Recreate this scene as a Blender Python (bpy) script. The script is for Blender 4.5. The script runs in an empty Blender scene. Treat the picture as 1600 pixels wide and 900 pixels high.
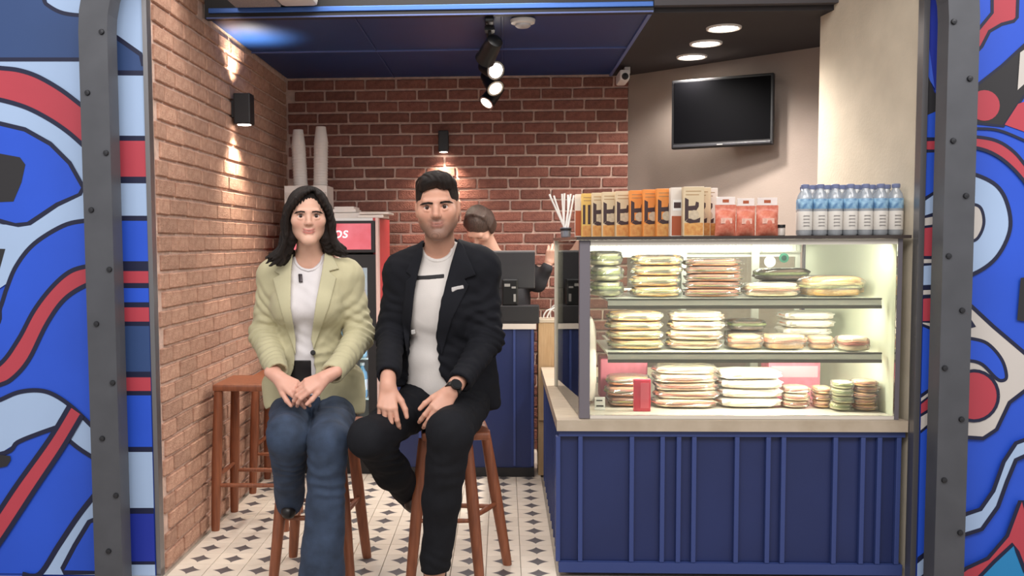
import bpy, bmesh, math, random
import numpy as np
from mathutils import Vector, Matrix, Euler
from mathutils.geometry import tessellate_polygon
from mathutils.bvhtree import BVHTree
random.seed(7)
RNG = np.random.RandomState(7)
SC = bpy.context.scene
COL = SC.collection
PI = math.pi

# ------------------------------------------------------------------ camera
FPX, CAMH = 1500.0, 1.25
ROT = Matrix.Rotation(math.radians(2.5), 3, 'Z') @ Matrix.Rotation(math.radians(90-3.7), 3, 'X') @ Matrix.Rotation(math.radians(-0.3), 3, 'Z')
_d = ROT.transposed() @ Vector((0, 1, 0))
PX0 = 787 - FPX*_d.x/-_d.z
PY0 = 379 + FPX*_d.y/-_d.z
cam = bpy.data.cameras.new('camera'); cam_ob = bpy.data.objects.new('camera', cam); COL.objects.link(cam_ob)
cam.sensor_width = 36.0; cam.sensor_fit = 'HORIZONTAL'; cam.lens = FPX/1600*36
cam.shift_x = (800-PX0)/1600; cam.shift_y = (PY0-450)/1600
cam.clip_start = 0.05; cam.clip_end = 60
cam_ob.matrix_world = Matrix.Translation((0, 0, CAMH)) @ ROT.to_4x4()
SC.camera = cam_ob
CAM = Vector((0, 0, CAMH))
def ray(px, py): return ROT @ Vector(((px-PX0)/FPX, -(py-PY0)/FPX, -1))
def P(px, py, Y):                      # a point of the photograph at depth Y in the room
    v = ray(px, py); return CAM + v*(Y/v.y)
def PZ(px, py, z):
    v = ray(px, py); return CAM + v*((z-CAMH)/v.z)
def PXc(px, py, x):
    v = ray(px, py); return CAM + v*(x/v.x)

# ------------------------------------------------------------------ world, exposure
SC.view_settings.view_transform = 'Standard'; SC.view_settings.look = 'None'
SC.view_settings.gamma = 1; SC.view_settings.use_curve_mapping = False
SC.view_settings.exposure = 0.25
W = bpy.data.worlds.new('world'); SC.world = W; W.use_nodes = True
W.node_tree.nodes['Background'].inputs[0].default_value = (1.0, 0.97, 0.95, 1)
W.node_tree.nodes['Background'].inputs[1].default_value = 0.5

def area(name, loc, target, size, sy, power, color=(1, 1, 1), spread=PI):
    l = bpy.data.lights.new(name, 'AREA'); l.shape = 'RECTANGLE'; l.size = size; l.size_y = sy
    l.energy = power; l.color = color; l.spread = spread
    o = bpy.data.objects.new(name, l); COL.objects.link(o); o.location = loc
    o.rotation_euler = (Vector(target)-Vector(loc)).to_track_quat('-Z', 'Y').to_euler(); return o
def spot(name, loc, target, power, angle, blend=.5, color=(1, .9, .8), r=.03):
    l = bpy.data.lights.new(name, 'SPOT'); l.energy = power; l.spot_size = math.radians(angle); l.spot_blend = blend
    l.color = color; l.shadow_soft_size = r
    o = bpy.data.objects.new(name, l); COL.objects.link(o); o.location = loc
    o.rotation_euler = (Vector(target)-Vector(loc)).to_track_quat('-Z', 'Y').to_euler(); return o
# lit ceiling panels of the mall hall in front of the shop
area('hall_ceiling_light', (-0.6, 0.2, 3.6), (-0.2, 3.9, 0.7), 3.2, 1.6, 100, (1, .96, .93))
area('hall_ceiling_light_far', (2.4, 0.6, 3.6), (0.2, 3.9, 0.8), 2.0, 1.4, 52, (1, .96, .93))
# lamps over the seats, in the higher front ceiling
area('front_ceiling_light', (-0.45, 3.75, 2.58), (-0.45, 3.85, 0), 1.3, .3, 13, (1, .93, .86))

# ------------------------------------------------------------------ materials
def lin(h):
    if isinstance(h, str):
        h = h.lstrip('#'); c = [int(h[i:i+2], 16)/255 for i in (0, 2, 4)]
    else: c = h
    return tuple(x/12.92 if x <= .04045 else ((x+.055)/1.055)**2.4 for x in c)
MATS = {}
def mat(name, col='#888888', rough=.5, metal=0., var=.0, scale=20., bump=0., bscale=60., emit=0., rnd=0., stretch=None, col2=None, coat=0., spec=.5, attr=None, sheen=0., sss=0.):
    if name in MATS: return MATS[name]
    m = bpy.data.materials.new(name); m.use_nodes = True; nt = m.node_tree; N = nt.nodes; L = nt.links
    b = N['Principled BSDF']; c = lin(col)
    b.inputs['Roughness'].default_value = rough; b.inputs['Metallic'].default_value = metal
    b.inputs['Base Color'].default_value = (*c, 1); b.inputs['Coat Weight'].default_value = coat
    b.inputs['Specular IOR Level'].default_value = spec
    if sheen: b.inputs['Sheen Weight'].default_value = sheen
    if sss:
        b.inputs['Subsurface Weight'].default_value = sss; b.inputs['Subsurface Scale'].default_value = .006
        b.inputs['Subsurface Radius'].default_value = (1, .35, .2)
    out = None
    tc = None
    def vec(s):
        nonlocal tc
        tc = tc or N.new('ShaderNodeTexCoord')
        mp = N.new('ShaderNodeMapping'); mp.inputs['Scale'].default_value = stretch or (1, 1, 1)
        L.new(tc.outputs['Object'], mp.inputs[0]); return mp.outputs[0]
    if attr:
        a = N.new('ShaderNodeAttribute'); a.attribute_name = attr; out = a.outputs['Color']
    if var or col2:
        n = N.new('ShaderNodeTexNoise'); n.inputs['Scale'].default_value = scale; n.inputs['Detail'].default_value = 4
        L.new(vec(1), n.inputs['Vector'])
        r = N.new('ShaderNodeValToRGB'); L.new(n.outputs['Fac'], r.inputs[0])
        c2 = lin(col2) if col2 else tuple(min(1, x*(1+var)) for x in c)
        c1 = c if col2 else tuple(x*(1-var) for x in c)
        r.color_ramp.elements[0].position = .3; r.color_ramp.elements[1].position = .7
        r.color_ramp.elements[0].color = (*c1, 1); r.color_ramp.elements[1].color = (*c2, 1)
        if out is not None:
            mx = N.new('ShaderNodeMix'); mx.data_type = 'RGBA'; mx.blend_type = 'MULTIPLY'; mx.inputs[0].default_value = 1
            L.new(out, mx.inputs[6]); L.new(r.outputs[0], mx.inputs[7]); out = mx.outputs[2]
        else: out = r.outputs[0]
    if rnd:
        oi = N.new('ShaderNodeObjectInfo'); hs = N.new('ShaderNodeHueSaturation')
        mr = N.new('ShaderNodeMapRange'); mr.inputs[3].default_value = 1-rnd; mr.inputs[4].default_value = 1+rnd
        L.new(oi.outputs['Random'], mr.inputs[0]); L.new(mr.outputs[0], hs.inputs['Value'])
        if out is not None: L.new(out, hs.inputs['Color'])
        else: hs.inputs['Color'].default_value = (*c, 1)
        out = hs.outputs[0]
    if out is not None: L.new(out, b.inputs['Base Color'])
    if bump:
        n = N.new('ShaderNodeTexNoise'); n.inputs['Scale'].default_value = bscale; n.inputs['Detail'].default_value = 3
        L.new(vec(1), n.inputs['Vector']); bp = N.new('ShaderNodeBump'); bp.inputs['Strength'].default_value = bump; bp.inputs['Distance'].default_value = .01
        L.new(n.outputs['Fac'], bp.inputs['Height']); L.new(bp.outputs[0], b.inputs['Normal'])
    if emit:
        b.inputs['Emission Strength'].default_value = emit
        if out is not None: L.new(out, b.inputs['Emission Color'])
        else: b.inputs['Emission Color'].default_value = (*c, 1)
    MATS[name] = m; return m
def clearmat(name, tint='#ffffff', gloss=.08, rough=.03, diffuse=0., dcol='#ffffff'):
    # thin clear sheet: see-through, with a share of gloss and of milky film
    if name in MATS: return MATS[name]
    m = bpy.data.materials.new(name); m.use_nodes = True; nt = m.node_tree; N = nt.nodes; L = nt.links
    N.remove(N['Principled BSDF']); o = N['Material Output']
    t = N.new('ShaderNodeBsdfTransparent'); t.inputs[0].default_value = (*lin(tint), 1)
    g = N.new('ShaderNodeBsdfGlossy'); g.inputs['Roughness'].default_value = rough
    lw = N.new('ShaderNodeFresnel'); lw.inputs[0].default_value = 1.45
    mu = N.new('ShaderNodeMath'); mu.operation = 'MULTIPLY_ADD'; mu.inputs[1].default_value = 1.0; mu.inputs[2].default_value = max(0, gloss-.035)
    mu.use_clamp = True
    L.new(lw.outputs[0], mu.inputs[0])
    mx = N.new('ShaderNodeMixShader'); L.new(mu.outputs[0], mx.inputs[0]); L.new(t.outputs[0], mx.inputs[1]); L.new(g.outputs[0], mx.inputs[2])
    last = mx
    if diffuse:
        d = N.new('ShaderNodeBsdfDiffuse'); d.inputs[0].default_value = (*lin(dcol), 1)
        m2 = N.new('ShaderNodeMixShader'); m2.inputs[0].default_value = diffuse
        L.new(mx.outputs[0], m2.inputs[1]); L.new(d.outputs[0], m2.inputs[2]); last = m2
    L.new(last.outputs[0], o.inputs[0]); MATS[name] = m; return m

# ------------------------------------------------------------------ mesh helpers
class MB:
    def __init__(s): s.v = []; s.f = []; s.mi = []
    def add(s, vs, fs, mi=0):
        o = len(s.v); s.v += [tuple(v) for v in vs]; s.f += [tuple(i+o for i in f) for f in fs]; s.mi += [mi]*len(fs); return s
    def box(s, x0, x1, y0, y1, z0, z1, mi=0, b=0.):
        if b <= 0:
            vs = [(x, y, z) for x in (x0, x1) for y in (y0, y1) for z in (z0, z1)]
            return s.add(vs, [(0, 1, 3, 2), (4, 6, 7, 5), (0, 4, 5, 1), (2, 3, 7, 6), (0, 2, 6, 4), (1, 5, 7, 3)], mi)
        bm = bmesh.new(); bmesh.ops.create_cube(bm, size=1)
        for v in bm.verts: v.co = Vector(((x0+x1)/2+v.co.x*(x1-x0), (y0+y1)/2+v.co.y*(y1-y0), (z0+z1)/2+v.co.z*(z1-z0)))
        bmesh.ops.bevel(bm, geom=bm.edges[:], offset=b, segments=2, affect='EDGES', profile=.6)
        return s.bm(bm, mi)
    def bm(s, bm, mi=0, M=None):
        bm.verts.index_update()
        s.add([(M @ v.co if M else v.co) for v in bm.verts], [[v.index for v in f.verts] for f in bm.faces], mi); bm.free(); return s
    def hexa(s, pts, mi=0):               # 8 points: bottom ring 4, top ring 4
        return s.add(pts, [(3, 2, 1, 0), (4, 5, 6, 7), (0, 1, 5, 4), (1, 2, 6, 5), (2, 3, 7, 6), (3, 0, 4, 7)], mi)
    def lathe(s, prof, n=20, c=(0, 0, 0), mi=0, M=None):
        vs = []; k = len(prof)
        for r, z in prof:
            for i in range(n):
                a = 2*PI*i/n; v = Vector((r*math.cos(a), r*math.sin(a), z))
                vs.append((M @ v if M else v)+Vector(c))
        fs = []
        for j in range(k-1):
            for i in range(n):
                a = j*n+i; b_ = j*n+(i+1) % n; fs.append((a, b_, b_+n, a+n))
        fs.append(tuple(range(n-1, -1, -1))); fs.append(tuple((k-1)*n+i for i in range(n)))
        return s.add(vs, fs, mi)
    def tube(s, pts, r, n=10, mi=0, cap=True):
        pts = [Vector(p) for p in pts]; rs = r if hasattr(r, '__len__') else [r]*len(pts)
        up = None; vs = []
        for i, p in enumerate(pts):
            t = (pts[min(i+1, len(pts)-1)]-pts[max(i-1, 0)]).normalized()
            if up is None:
                up = Vector((0, 0, 1)) if abs(t.z) < .9 else Vector((0, 1, 0))
            a = (up - t*up.dot(t)).normalized(); up = a; b = t.cross(a)
            for k in range(n):
                g = 2*PI*k/n; vs.append(p + (a*math.cos(g)+b*math.sin(g))*rs[i])
        fs = []
        for i in range(len(pts)-1):
            for k in range(n):
                a = i*n+k; b = i*n+(k+1) % n; fs.append((a, b, b+n, a+n))
        if cap:
            fs.append(tuple(range(n-1, -1, -1))); fs.append(tuple((len(pts)-1)*n+k for k in range(n)))
        return s.add(vs, fs, mi)
    def prism(s, poly, h0, h1, fn, mi=0):    # poly of (u,v), fn(u,v,h) -> point
        n = len(poly); tris = tessellate_polygon([[Vector((u, v, 0)) for u, v in poly]])
        vs = [fn(u, v, h0) for u, v in poly]+[fn(u, v, h1) for u, v in poly]
        fs = [tuple(t) for t in tris]+[tuple(i+n for i in t[::-1]) for t in tris]+[(i, (i+1) % n, (i+1) % n+n, i+n) for i in range(n)]
        return s.add(vs, fs, mi)
    def build(s, name, m=None, parent=None, smooth=False, fix=True):
        me = bpy.data.meshes.new(name); me.from_pydata(s.v, [], s.f)
        for x in (m if isinstance(m, (list, tuple)) else [m]):
            if x: me.materials.append(x)
        if any(s.mi): me.polygons.foreach_set('material_index', s.mi)
        if fix:
            bm = bmesh.new(); bm.from_mesh(me); bmesh.ops.recalc_face_normals(bm, faces=bm.faces); bm.to_mesh(me); bm.free()
        if smooth:
            me.polygons.foreach_set('use_smooth', [True]*len(me.polygons))
            if smooth != 'all': me.set_sharp_from_angle(angle=math.radians(40))
        me.update()
        o = bpy.data.objects.new(name, me); COL.objects.link(o)
        if parent: o.parent = parent
        return o
def tag(o, label=None, cat=None, group=None, kind=None):
    if label: o['label'] = label
    if cat: o['category'] = cat
    if group: o['group'] = group
    if kind: o['kind'] = kind
    return o
def thing(name, label, cat, loc=(0, 0, 0), rz=0, group=None):
    o = bpy.data.objects.new(name, None); o.empty_display_size = .05; COL.objects.link(o); o.location = loc; o.rotation_euler = (0, 0, rz)
    return tag(o, label, cat, group)
def children(o, reg={}):
    return [c for c in COL.objects if c.parent == o]
def dup(root, kids, loc, rz=0, label=None, group=None, scale=None, mats=None):
    # kids: list of (part, [sub-parts])
    r = root.copy(); COL.objects.link(r); r.location = loc; r.rotation_euler = (0, 0, rz)
    if scale: r.scale = scale
    if label: r['label'] = label
    if group: r['group'] = group
    for ch, subs in kids:
        c = ch.copy(); COL.objects.link(c); c.parent = r
        for g in subs:
            d = g.copy(); COL.objects.link(d); d.parent = c
    return r
def struct(o): o['kind'] = 'structure'; return o
def catmull(pts, k=6, closed=False):
    pts = [Vector(p) for p in pts]; n = len(pts); out = []
    for i in range(n if closed else n-1):
        if closed: p0, p1, p2, p3 = pts[(i-1) % n], pts[i], pts[(i+1) % n], pts[(i+2) % n]
        else: p0, p1, p2, p3 = pts[max(i-1, 0)], pts[i], pts[i+1], pts[min(i+2, n-1)]
        for j in range(k):
            t = j/k; out.append(.5*((2*p1)+(p2-p0)*t+(2*p0-5*p1+4*p2-p3)*t*t+(3*p1-p0-3*p2+p3)*t**3))
    if not closed: out.append(pts[-1])
    return out
# ------------------------------------------------------------------ the setting
XL, YB, ZC = -1.305, 5.765, 2.227      # left wall, back wall, low ceiling
YF = 3.52                               # plane of the painted shop front
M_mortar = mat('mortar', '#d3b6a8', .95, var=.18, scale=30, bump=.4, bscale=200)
M_brick = mat('brick_shaded', '#774a41', .9, col2='#926052', scale=45, bump=.6, bscale=140, rnd=.22)  # back wall copy of the brick, its dimmer light put into the colour
M_brickl = mat('brick_lit', '#ab806c', .9, col2='#c69e88', scale=45, bump=.6, bscale=140, rnd=.16)  # same brick for the left wall, brighter light put into the colour
M_black = mat('black_paint', '#1b1a1d', .55)
M_darkceil = mat('dark_ceiling_paint', '#2d292b', .8, var=.06, scale=5)
M_navy = mat('navy_metal_panel', '#11356c', .45, var=.08, scale=4)
M_navyedge = mat('navy_panel_edge', '#5a6ca6', .35)
M_grey = mat('grey_plaster', '#988b82', .9, var=.05, scale=6, bump=.1, bscale=120)
M_cream = mat('cream_plaster', '#c4b9a6', .9, var=.07, scale=7, bump=.12, bscale=90)
M_steel = mat('dark_steel', '#515359', .5, metal=.25, var=.1, scale=8)
M_alu = mat('brushed_aluminium', '#8d8c8f', .35, metal=.8)
M_white = mat('white_plastic', '#e6e3e0', .4)
M_chrome = mat('chrome', '#d0d0d0', .15, metal=1)

# floor slab and its tiles
fl = struct(MB().box(-3.2, 3.2, -.5, 6.0, -.1, -.012).build('floor', mat('floor_grout', '#a79c90', .9, var=.1)))
def tile_mat():
    m = bpy.data.materials.new('star_tile'); m.use_nodes = True; nt = m.node_tree; N = nt.nodes; L = nt.links
    b = N['Principled BSDF']; b.inputs['Roughness'].default_value = .38
    tc = N.new('ShaderNodeTexCoord'); sp = N.new('ShaderNodeSeparateXYZ'); L.new(tc.outputs['Object'], sp.inputs[0])
    def mth(op, a, bb=None, c=None):
        n = N.new('ShaderNodeMath'); n.operation = op
        for i, x in enumerate((a, bb, c)):
            if x is None: continue
            if isinstance(x, (int, float)): n.inputs[i].default_value = x
            else: L.new(x, n.inputs[i])
        return n.outputs[0]
    ax = mth('ABSOLUTE', mth('DIVIDE', sp.outputs[0], .134)); ay = mth('ABSOLUTE', mth('DIVIDE', sp.outputs[1], .134))
    s = mth('ADD', mth('POWER', ax, .72), mth('POWER', ay, .72))
    star = mth('LESS_THAN', s, .465)
    n = N.new('ShaderNodeTexNoise'); n.inputs['Scale'].default_value = 14; L.new(tc.outputs['Object'], n.inputs[0])
    r = N.new('ShaderNodeValToRGB'); L.new(n.outputs[0], r.inputs[0])
    r.color_ramp.elements[0].color = (*lin('#d6c9ba'), 1); r.color_ramp.elements[1].color = (*lin('#e6dccf'), 1)
    r2 = N.new('ShaderNodeValToRGB'); L.new(n.outputs[0], r2.inputs[0])
    r2.color_ramp.elements[0].color = (*lin('#4b484b'), 1); r2.color_ramp.elements[1].color = (*lin('#6d686a'), 1)
    mx = N.new('ShaderNodeMix'); mx.data_type = 'RGBA'; L.new(star, mx.inputs[0]); L.new(r.outputs[0], mx.inputs[6]); L.new(r2.outputs[0], mx.inputs[7])
    oi = N.new('ShaderNodeObjectInfo'); mr = N.new('ShaderNodeMapRange'); mr.inputs[3].default_value = .93; mr.inputs[4].default_value = 1.05
    L.new(oi.outputs['Random'], mr.inputs[0]); hs = N.new('ShaderNodeHueSaturation'); L.new(mr.outputs[0], hs.inputs['Value']); L.new(mx.outputs[2], hs.inputs['Color'])
    L.new(hs.outputs[0], b.inputs['Base Color']); return m
TP = .134
tile0 = MB().box(-TP/2+.0012, TP/2-.0012, -TP/2+.0012, TP/2-.0012, -.0115, 0, b=.0012).build('tile', tile_mat(), fl)
tiles = []
for j in range(-2, 17):
    for i in range(-1, 12):
        x, y = -1.21+i*TP, 3.57+j*TP
        if x > .24: continue
        if i == -1 and y > 3.5: continue
        tiles.append((x, y))
for q, (x, y) in enumerate(tiles[:300]):
    o = tile0 if q == 0 else tile0.copy()
    if q: COL.objects.link(o); o.parent = fl
    o.location = (x, y, 0)

# brick walls: every brick a piece of its own on the mortar
def brick_mesh(L_, H_, seed, bm_):
    rr = random.Random(seed); bm = bmesh.new(); bmesh.ops.create_cube(bm, size=1)
    for v in bm.verts:
        v.co = Vector((v.co.x*L_+rr.uniform(-.003, .003), v.co.y*.02, v.co.z*H_+rr.uniform(-.0025, .0025)))
    bmesh.ops.bevel(bm, geom=[e for e in bm.edges if any(abs(v.co.y+.01) < .002 for v in e.verts)], offset=.0035, segments=1, affect='EDGES')
    me = bpy.data.meshes.new('brick'); bm.to_mesh(me); bm.free(); me.materials.append(bm_); return me
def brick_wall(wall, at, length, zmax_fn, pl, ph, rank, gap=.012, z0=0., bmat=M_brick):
    meshes = [brick_mesh(pl-gap, ph-gap, s, bmat) for s in range(7)]
    lst = []; row = 0
    while row*ph < 2.75:
        z = row*ph+ph/2+z0; u = -pl/2 if row % 2 else 0.; u += (row*37 % 5)*.011
        u -= pl
        while u < length:
            a, b = max(u, 0), min(u+pl, length)
            if b-a > .045 and z+ph/2-gap/2 <= zmax_fn((a+b)/2): lst.append((a, b, z))
            u += pl
        row += 1
    lst.sort(key=lambda t: rank((t[0]+t[1])/2, t[2]))
    mb = MB(); rr = random.Random(3)
    for q, (a, b, z) in enumerate(lst):
        me = meshes[rr.randrange(7)]; p, rz = at((a+b)/2, z); sx = (b-a-gap)/(pl-gap)
        if q < 300:
            o = bpy.data.objects.new('brick', me); COL.objects.link(o); o.parent = wall; o.location = p; o.rotation_euler = (0, 0, rz); o.scale = (sx, 1+rr.uniform(-.12, .15), 1)
        else:
            M = Matrix.Translation(p) @ Matrix.Rotation(rz, 4, 'Z') @ Matrix.Diagonal((sx, 1, 1, 1))
            mb.add([M @ v.co for v in me.vertices], [tuple(f.vertices) for f in me.polygons])
    if mb.v: tag(mb.build('brickwork', bmat, wall), kind='stuff')
wl = struct(MB().box(XL-.04, XL, 3.556, YB+.05, -.012, 2.75).build('wall_left', M_mortar))
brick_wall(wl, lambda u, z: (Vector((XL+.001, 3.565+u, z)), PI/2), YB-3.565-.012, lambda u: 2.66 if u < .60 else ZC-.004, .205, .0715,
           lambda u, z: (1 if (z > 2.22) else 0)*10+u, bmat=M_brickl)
wb = struct(MB().box(XL, .745, YB, YB+.05, -.012, ZC+.1).build('wall_back', M_mortar))
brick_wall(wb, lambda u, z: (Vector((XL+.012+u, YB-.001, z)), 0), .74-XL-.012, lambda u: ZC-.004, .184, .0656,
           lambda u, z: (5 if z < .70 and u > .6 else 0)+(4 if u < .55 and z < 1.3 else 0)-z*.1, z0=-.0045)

# grey slanted wall on the right with the television, cream pier in front of it
A, B = Vector((.735, YB)), Vector((2.3, 4.355)); dn = (B-A).normalized(); nn = Vector((dn.y, -dn.x))
def slant(u, d, z): q = A+dn*u+nn*d; return Vector((q.x, q.y, z))
SL = (B-A).length
struct(MB().hexa([slant(0, 0, -.01), slant(SL, 0, -.01), slant(SL, -.06, -.01), slant(0, -.06, -.01), slant(0, 0, ZC), slant(SL, 0, ZC), slant(SL, -.06, ZC), slant(0, -.06, ZC)]).build('wall_right', M_grey))
pier = [(1.496, 3.557), (1.385, 4.33), (1.60, 4.33), (1.66, 3.557)]
struct(MB().prism(pier, -.01, 2.75, lambda u, v, h: (u, v, h)).build('wall_right_front', M_cream))

# ceilings
cl = struct(MB().box(.64, 2.4, 4.21, YB+.1, ZC, ZC+.05).build('ceiling', M_darkceil))
struct(MB().box(XL-.05, 2.4, 3.56, 4.2, 2.75, 2.8).build('ceiling_front', M_darkceil))
struct(MB().box(.64, 2.4, 4.17, 4.21, ZC+.022, 2.75).build('ceiling_drop_right', mat('fascia_grey', '#4a464a', .7)))
cb = struct(MB().box(XL+.012, .64, 4.25, YB, ZC+.028, ZC+.06).build('ceiling_back', M_black))
for i in range(3):
    for j in range(2):
        x0, x1 = XL+.012+i*.645, XL+.012+(i+1)*.645; y0 = 4.225+j*.73; y1 = y0+.73 if j == 0 else YB-.004
        x1 = min(x1, .635)
        mb = MB().box(x0+.004, x1-.004, y0+.004, y1-.004, ZC+.006, ZC+.027, b=.004)
        mb.build('panel', M_navy, cb)
        MB().box(x0+.001, x1-.001, y1-.006, y1+.004, ZC-.001, ZC+.02).build('panel_joint', M_navyedge, cb) if j == 0 else None
        if i < 2: MB().box(x1-.004, x1+.004, y0+.006, y1-.008, ZC+.003, ZC+.02).build('panel_joint', mat('navy_joint_dark', '#2c4478', .4), cb)
MB().box(.622, .638, 4.225, YB-.01, ZC-.004, ZC+.027).build('panel_edge', M_navyedge, cb)
fx = struct(MB().box(XL+.012, .64, 4.185, 4.225, ZC-.002, 2.75).build('ceiling_drop', M_black))
MB().box(XL+.03, .638, 4.176, 4.187, ZC+.020, ZC+.042, b=.003).build('metal_strip', mat('blue_strip', '#4a72bd', .3, metal=.5), fx)
MB().box(XL+.02, .638, 4.178, 4.187, ZC-.003, ZC+.003).build('metal_strip', M_navyedge, fx)

# ------------------------------------------------------------------ painted shop front
wfl = struct(MB().box(-3.0, -1.318, YF, YF+.034, -.012, 3.0).build('wall_front_left', mat('mural_blue', '#2555d2', .55, var=.06, scale=3)))
wfr = struct(MB().box(1.502, 3.0, YF, YF+.034, -.012, 3.0).build('wall_front_right', MATS['mural_blue']))
struct(MB().box(-1.318, XL+.004, 3.512, 3.555, -.012, 2.75).build('trim_1', M_alu))
struct(MB().box(1.482, 1.502, 3.508, 3.555, -.012, 2.75).build('trim_2', M_alu))
MU = {'b': mat('mural_bright_blue', '#2555d2', .55, var=.06, scale=3), 'l': mat('mural_light_blue', '#a6bfe3', .55, var=.04, scale=3),
      'r': mat('mural_red', '#b8404f', .55, var=.05, scale=3), 'k': mat('mural_outline', '#151b3c', .55), 'd': mat('mural_black', '#28272b', .55),
      's': mat('mural_slate', '#2f4a7c', .55, var=.05, scale=3), 'c': mat('mural_cream', '#cbc5c0', .55), 't': mat('mural_teal', '#2585c0', .55),
      'n': mat('mural_deep_blue', '#1d31a0', .55), 'm': mat('mural_mid_blue', '#3d62d8', .55)}
MUK = list(MU)
class Mural:
    def __init__(s, ox, oy): s.mb = MB(); s.layer = 0; s.ox = ox; s.oy = oy
    def pt(s, p):
        q = P(s.ox+p[0]/2, s.oy+p[1]/2, YF); x = q.x
        return (min(x, -1.319) if x < 0 else max(x, 1.503), max(q.z, 0))
    def fill(s, col, pts, smooth=False, line=0, closed_line=True, segs=None):
        s.layer += 1; y = YF-.0006*s.layer
        q = [s.pt(p) for p in pts]
        if smooth: q = [(v.x, v.y) for v in catmull([(a, b) for a, b in q], 6, True)]
        tris = tessellate_polygon([[Vector((a, b, 0)) for a, b in q]])
        s.mb.add([(a, y, b) for a, b in q], [tuple(t) for t in tris], MUK.index(col))
        if line: s.stroke_q(q+[q[0]] if closed_line else q, line)
    def stroke(s, pts, w, col='k', smooth=True):
        q = [s.pt(p) for p in pts]
        if smooth: q = [(v.x, v.y) for v in catmull(q, 6)]
        s.stroke_q(q, w, col)
    def stroke_q(s, q, w, col='k'):
        s.layer += 1; y = YF-.0006*s.layer; w = w/2*YF/FPX/2; n = len(q); vs = []
        for i, (a, b) in enumerate(q):
            p0 = q[max(i-1, 0)]; p1 = q[min(i+1, n-1)]; tx, tz = p1[0]-p0[0], p1[1]-p0[1]; l = math.hypot(tx, tz) or 1
            nx, nz = -tz/l*w, tx/l*w; vs += [(a+nx, y, b+nz), (a-nx, y, b-nz)]
        s.mb.add(vs, [(2*i, 2*i+1, 2*i+3, 2*i+2) for i in range(n-1)], MUK.index(col))
    def band(s, col, top, bot, line=14):
        t = [(v.x, v.y) for v in catmull(top, 5)]; b = [(v.x, v.y) for v in catmull(bot, 5)]
        s.fill(col, t+b[::-1]); s.stroke(top, line); s.stroke(bot, line)
    def done(s, wall): return s.mb.build('mural', [MU[k] for k in MUK], wall, fix=False)
# left of the left post
m = Mural(0, 0)
m.fill('l', [(-300, -60), (300, -60), (300, 330), (-300, 330)])
m.fill('s', [(-300, -60), (130, -60), (150, 15), (190, 38), (250, 48), (300, 50), (300, 186), (-300, 186)]); m.stroke([(130, -60), (138, 0), (155, 20), (195, 40), (250, 48), (320, 50)], 12); m.stroke([(-300, 186), (-100, 186), (0, 186), (300, 186)], 12)
m.fill('l', [(-300, 340), (0, 310), (150, 350), (270, 420), (330, 500), (330, 780), (-300, 780)])
m.band('r', [(-300, 215), (-60, 207), (0, 213), (60, 220), (120, 240), (190, 280), (250, 325), (320, 380)], [(-300, 310), (-60, 305), (0, 312), (80, 335), (150, 370), (210, 410), (262, 455), (330, 520)])
m.fill('b', [(-300, 370), (-60, 378), (0, 386), (80, 405), (160, 450), (220, 510), (262, 585), (250, 610), (180, 640), (90, 700), (50, 704), (0, 690), (-300, 660)], line=14)
m.fill('d', [(-60, 470), (0, 480), (65, 492), (82, 515), (70, 570), (45, 630), (0, 632), (-60, 630)])
m.fill('l', [(-300, 700), (20, 702), (60, 710), (100, 704), (185, 646), (256, 612), (320, 590), (320, 690), (-300, 1100)])
m.fill('d', [(-60, 775), (20, 778), (0, 850), (-60, 870)])
m.fill('b', [(330, 690), (270, 690), (200, 706), (110, 762), (55, 830), (20, 900), (0, 960), (-30, 1030), (-300, 1100), (-300, 1800), (340, 1800)]); m.stroke([(330, 690), (270, 690), (200, 706), (110, 762), (55, 830), (25, 900), (5, 960), (-30, 1030), (-300, 1100)], 14)
m.band('r', [(330, 826), (275, 832), (220, 850), (165, 898), (110, 970), (60, 1062), (0, 1140), (-100, 1190)], [(330, 880), (275, 890), (205, 935), (150, 1012), (95, 1122), (45, 1180), (0, 1203), (-100, 1230)])
m.fill('l', [(-300, 1290), (-20, 1300), (-40, 1410), (-300, 1450)])
m.fill('l', [(-300, 1250), (0, 1250), (60, 1225), (120, 1218), (170, 1230), (230, 1270), (300, 1340), (340, 1380), (340, 1440), (300, 1428), (230, 1380), (185, 1330), (60, 1380), (0, 1418), (-300, 1450)])
m.stroke([(-300, 1450), (0, 1418), (60, 1380), (120, 1355), (185, 1332)], 14); m.stroke([(210, 1365), (250, 1398), (300, 1430), (340, 1450)], 14); m.stroke([(-300, 1270), (-60, 1265), (0, 1250), (60, 1225), (120, 1218), (170, 1230), (230, 1270), (300, 1338), (340, 1380)], 14)
m.fill('d', [(-40, 1425), (0, 1418), (38, 1422), (40, 1435), (28, 1454), (0, 1460), (-40, 1460)])
m.band('r', [(222, 1268), (160, 1370), (60, 1510), (0, 1600), (-80, 1720)], [(262, 1296), (200, 1400), (120, 1520), (0, 1702), (-70, 1800)], 16)
m.fill('l', [(340, 1510), (305, 1540), (250, 1610), (190, 1700), (130, 1800), (80, 1880), (200, 1880), (340, 1870), (340, 1610)]); m.stroke([(340, 1500), (305, 1540), (250, 1610), (190, 1700), (130, 1800), (80, 1880)], 18)
m.fill('b', [(340, 1614), (310, 1616), (285, 1626), (240, 1700), (202, 1772), (206, 1784), (340, 1784)], line=15)
m.done(wfl)
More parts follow.
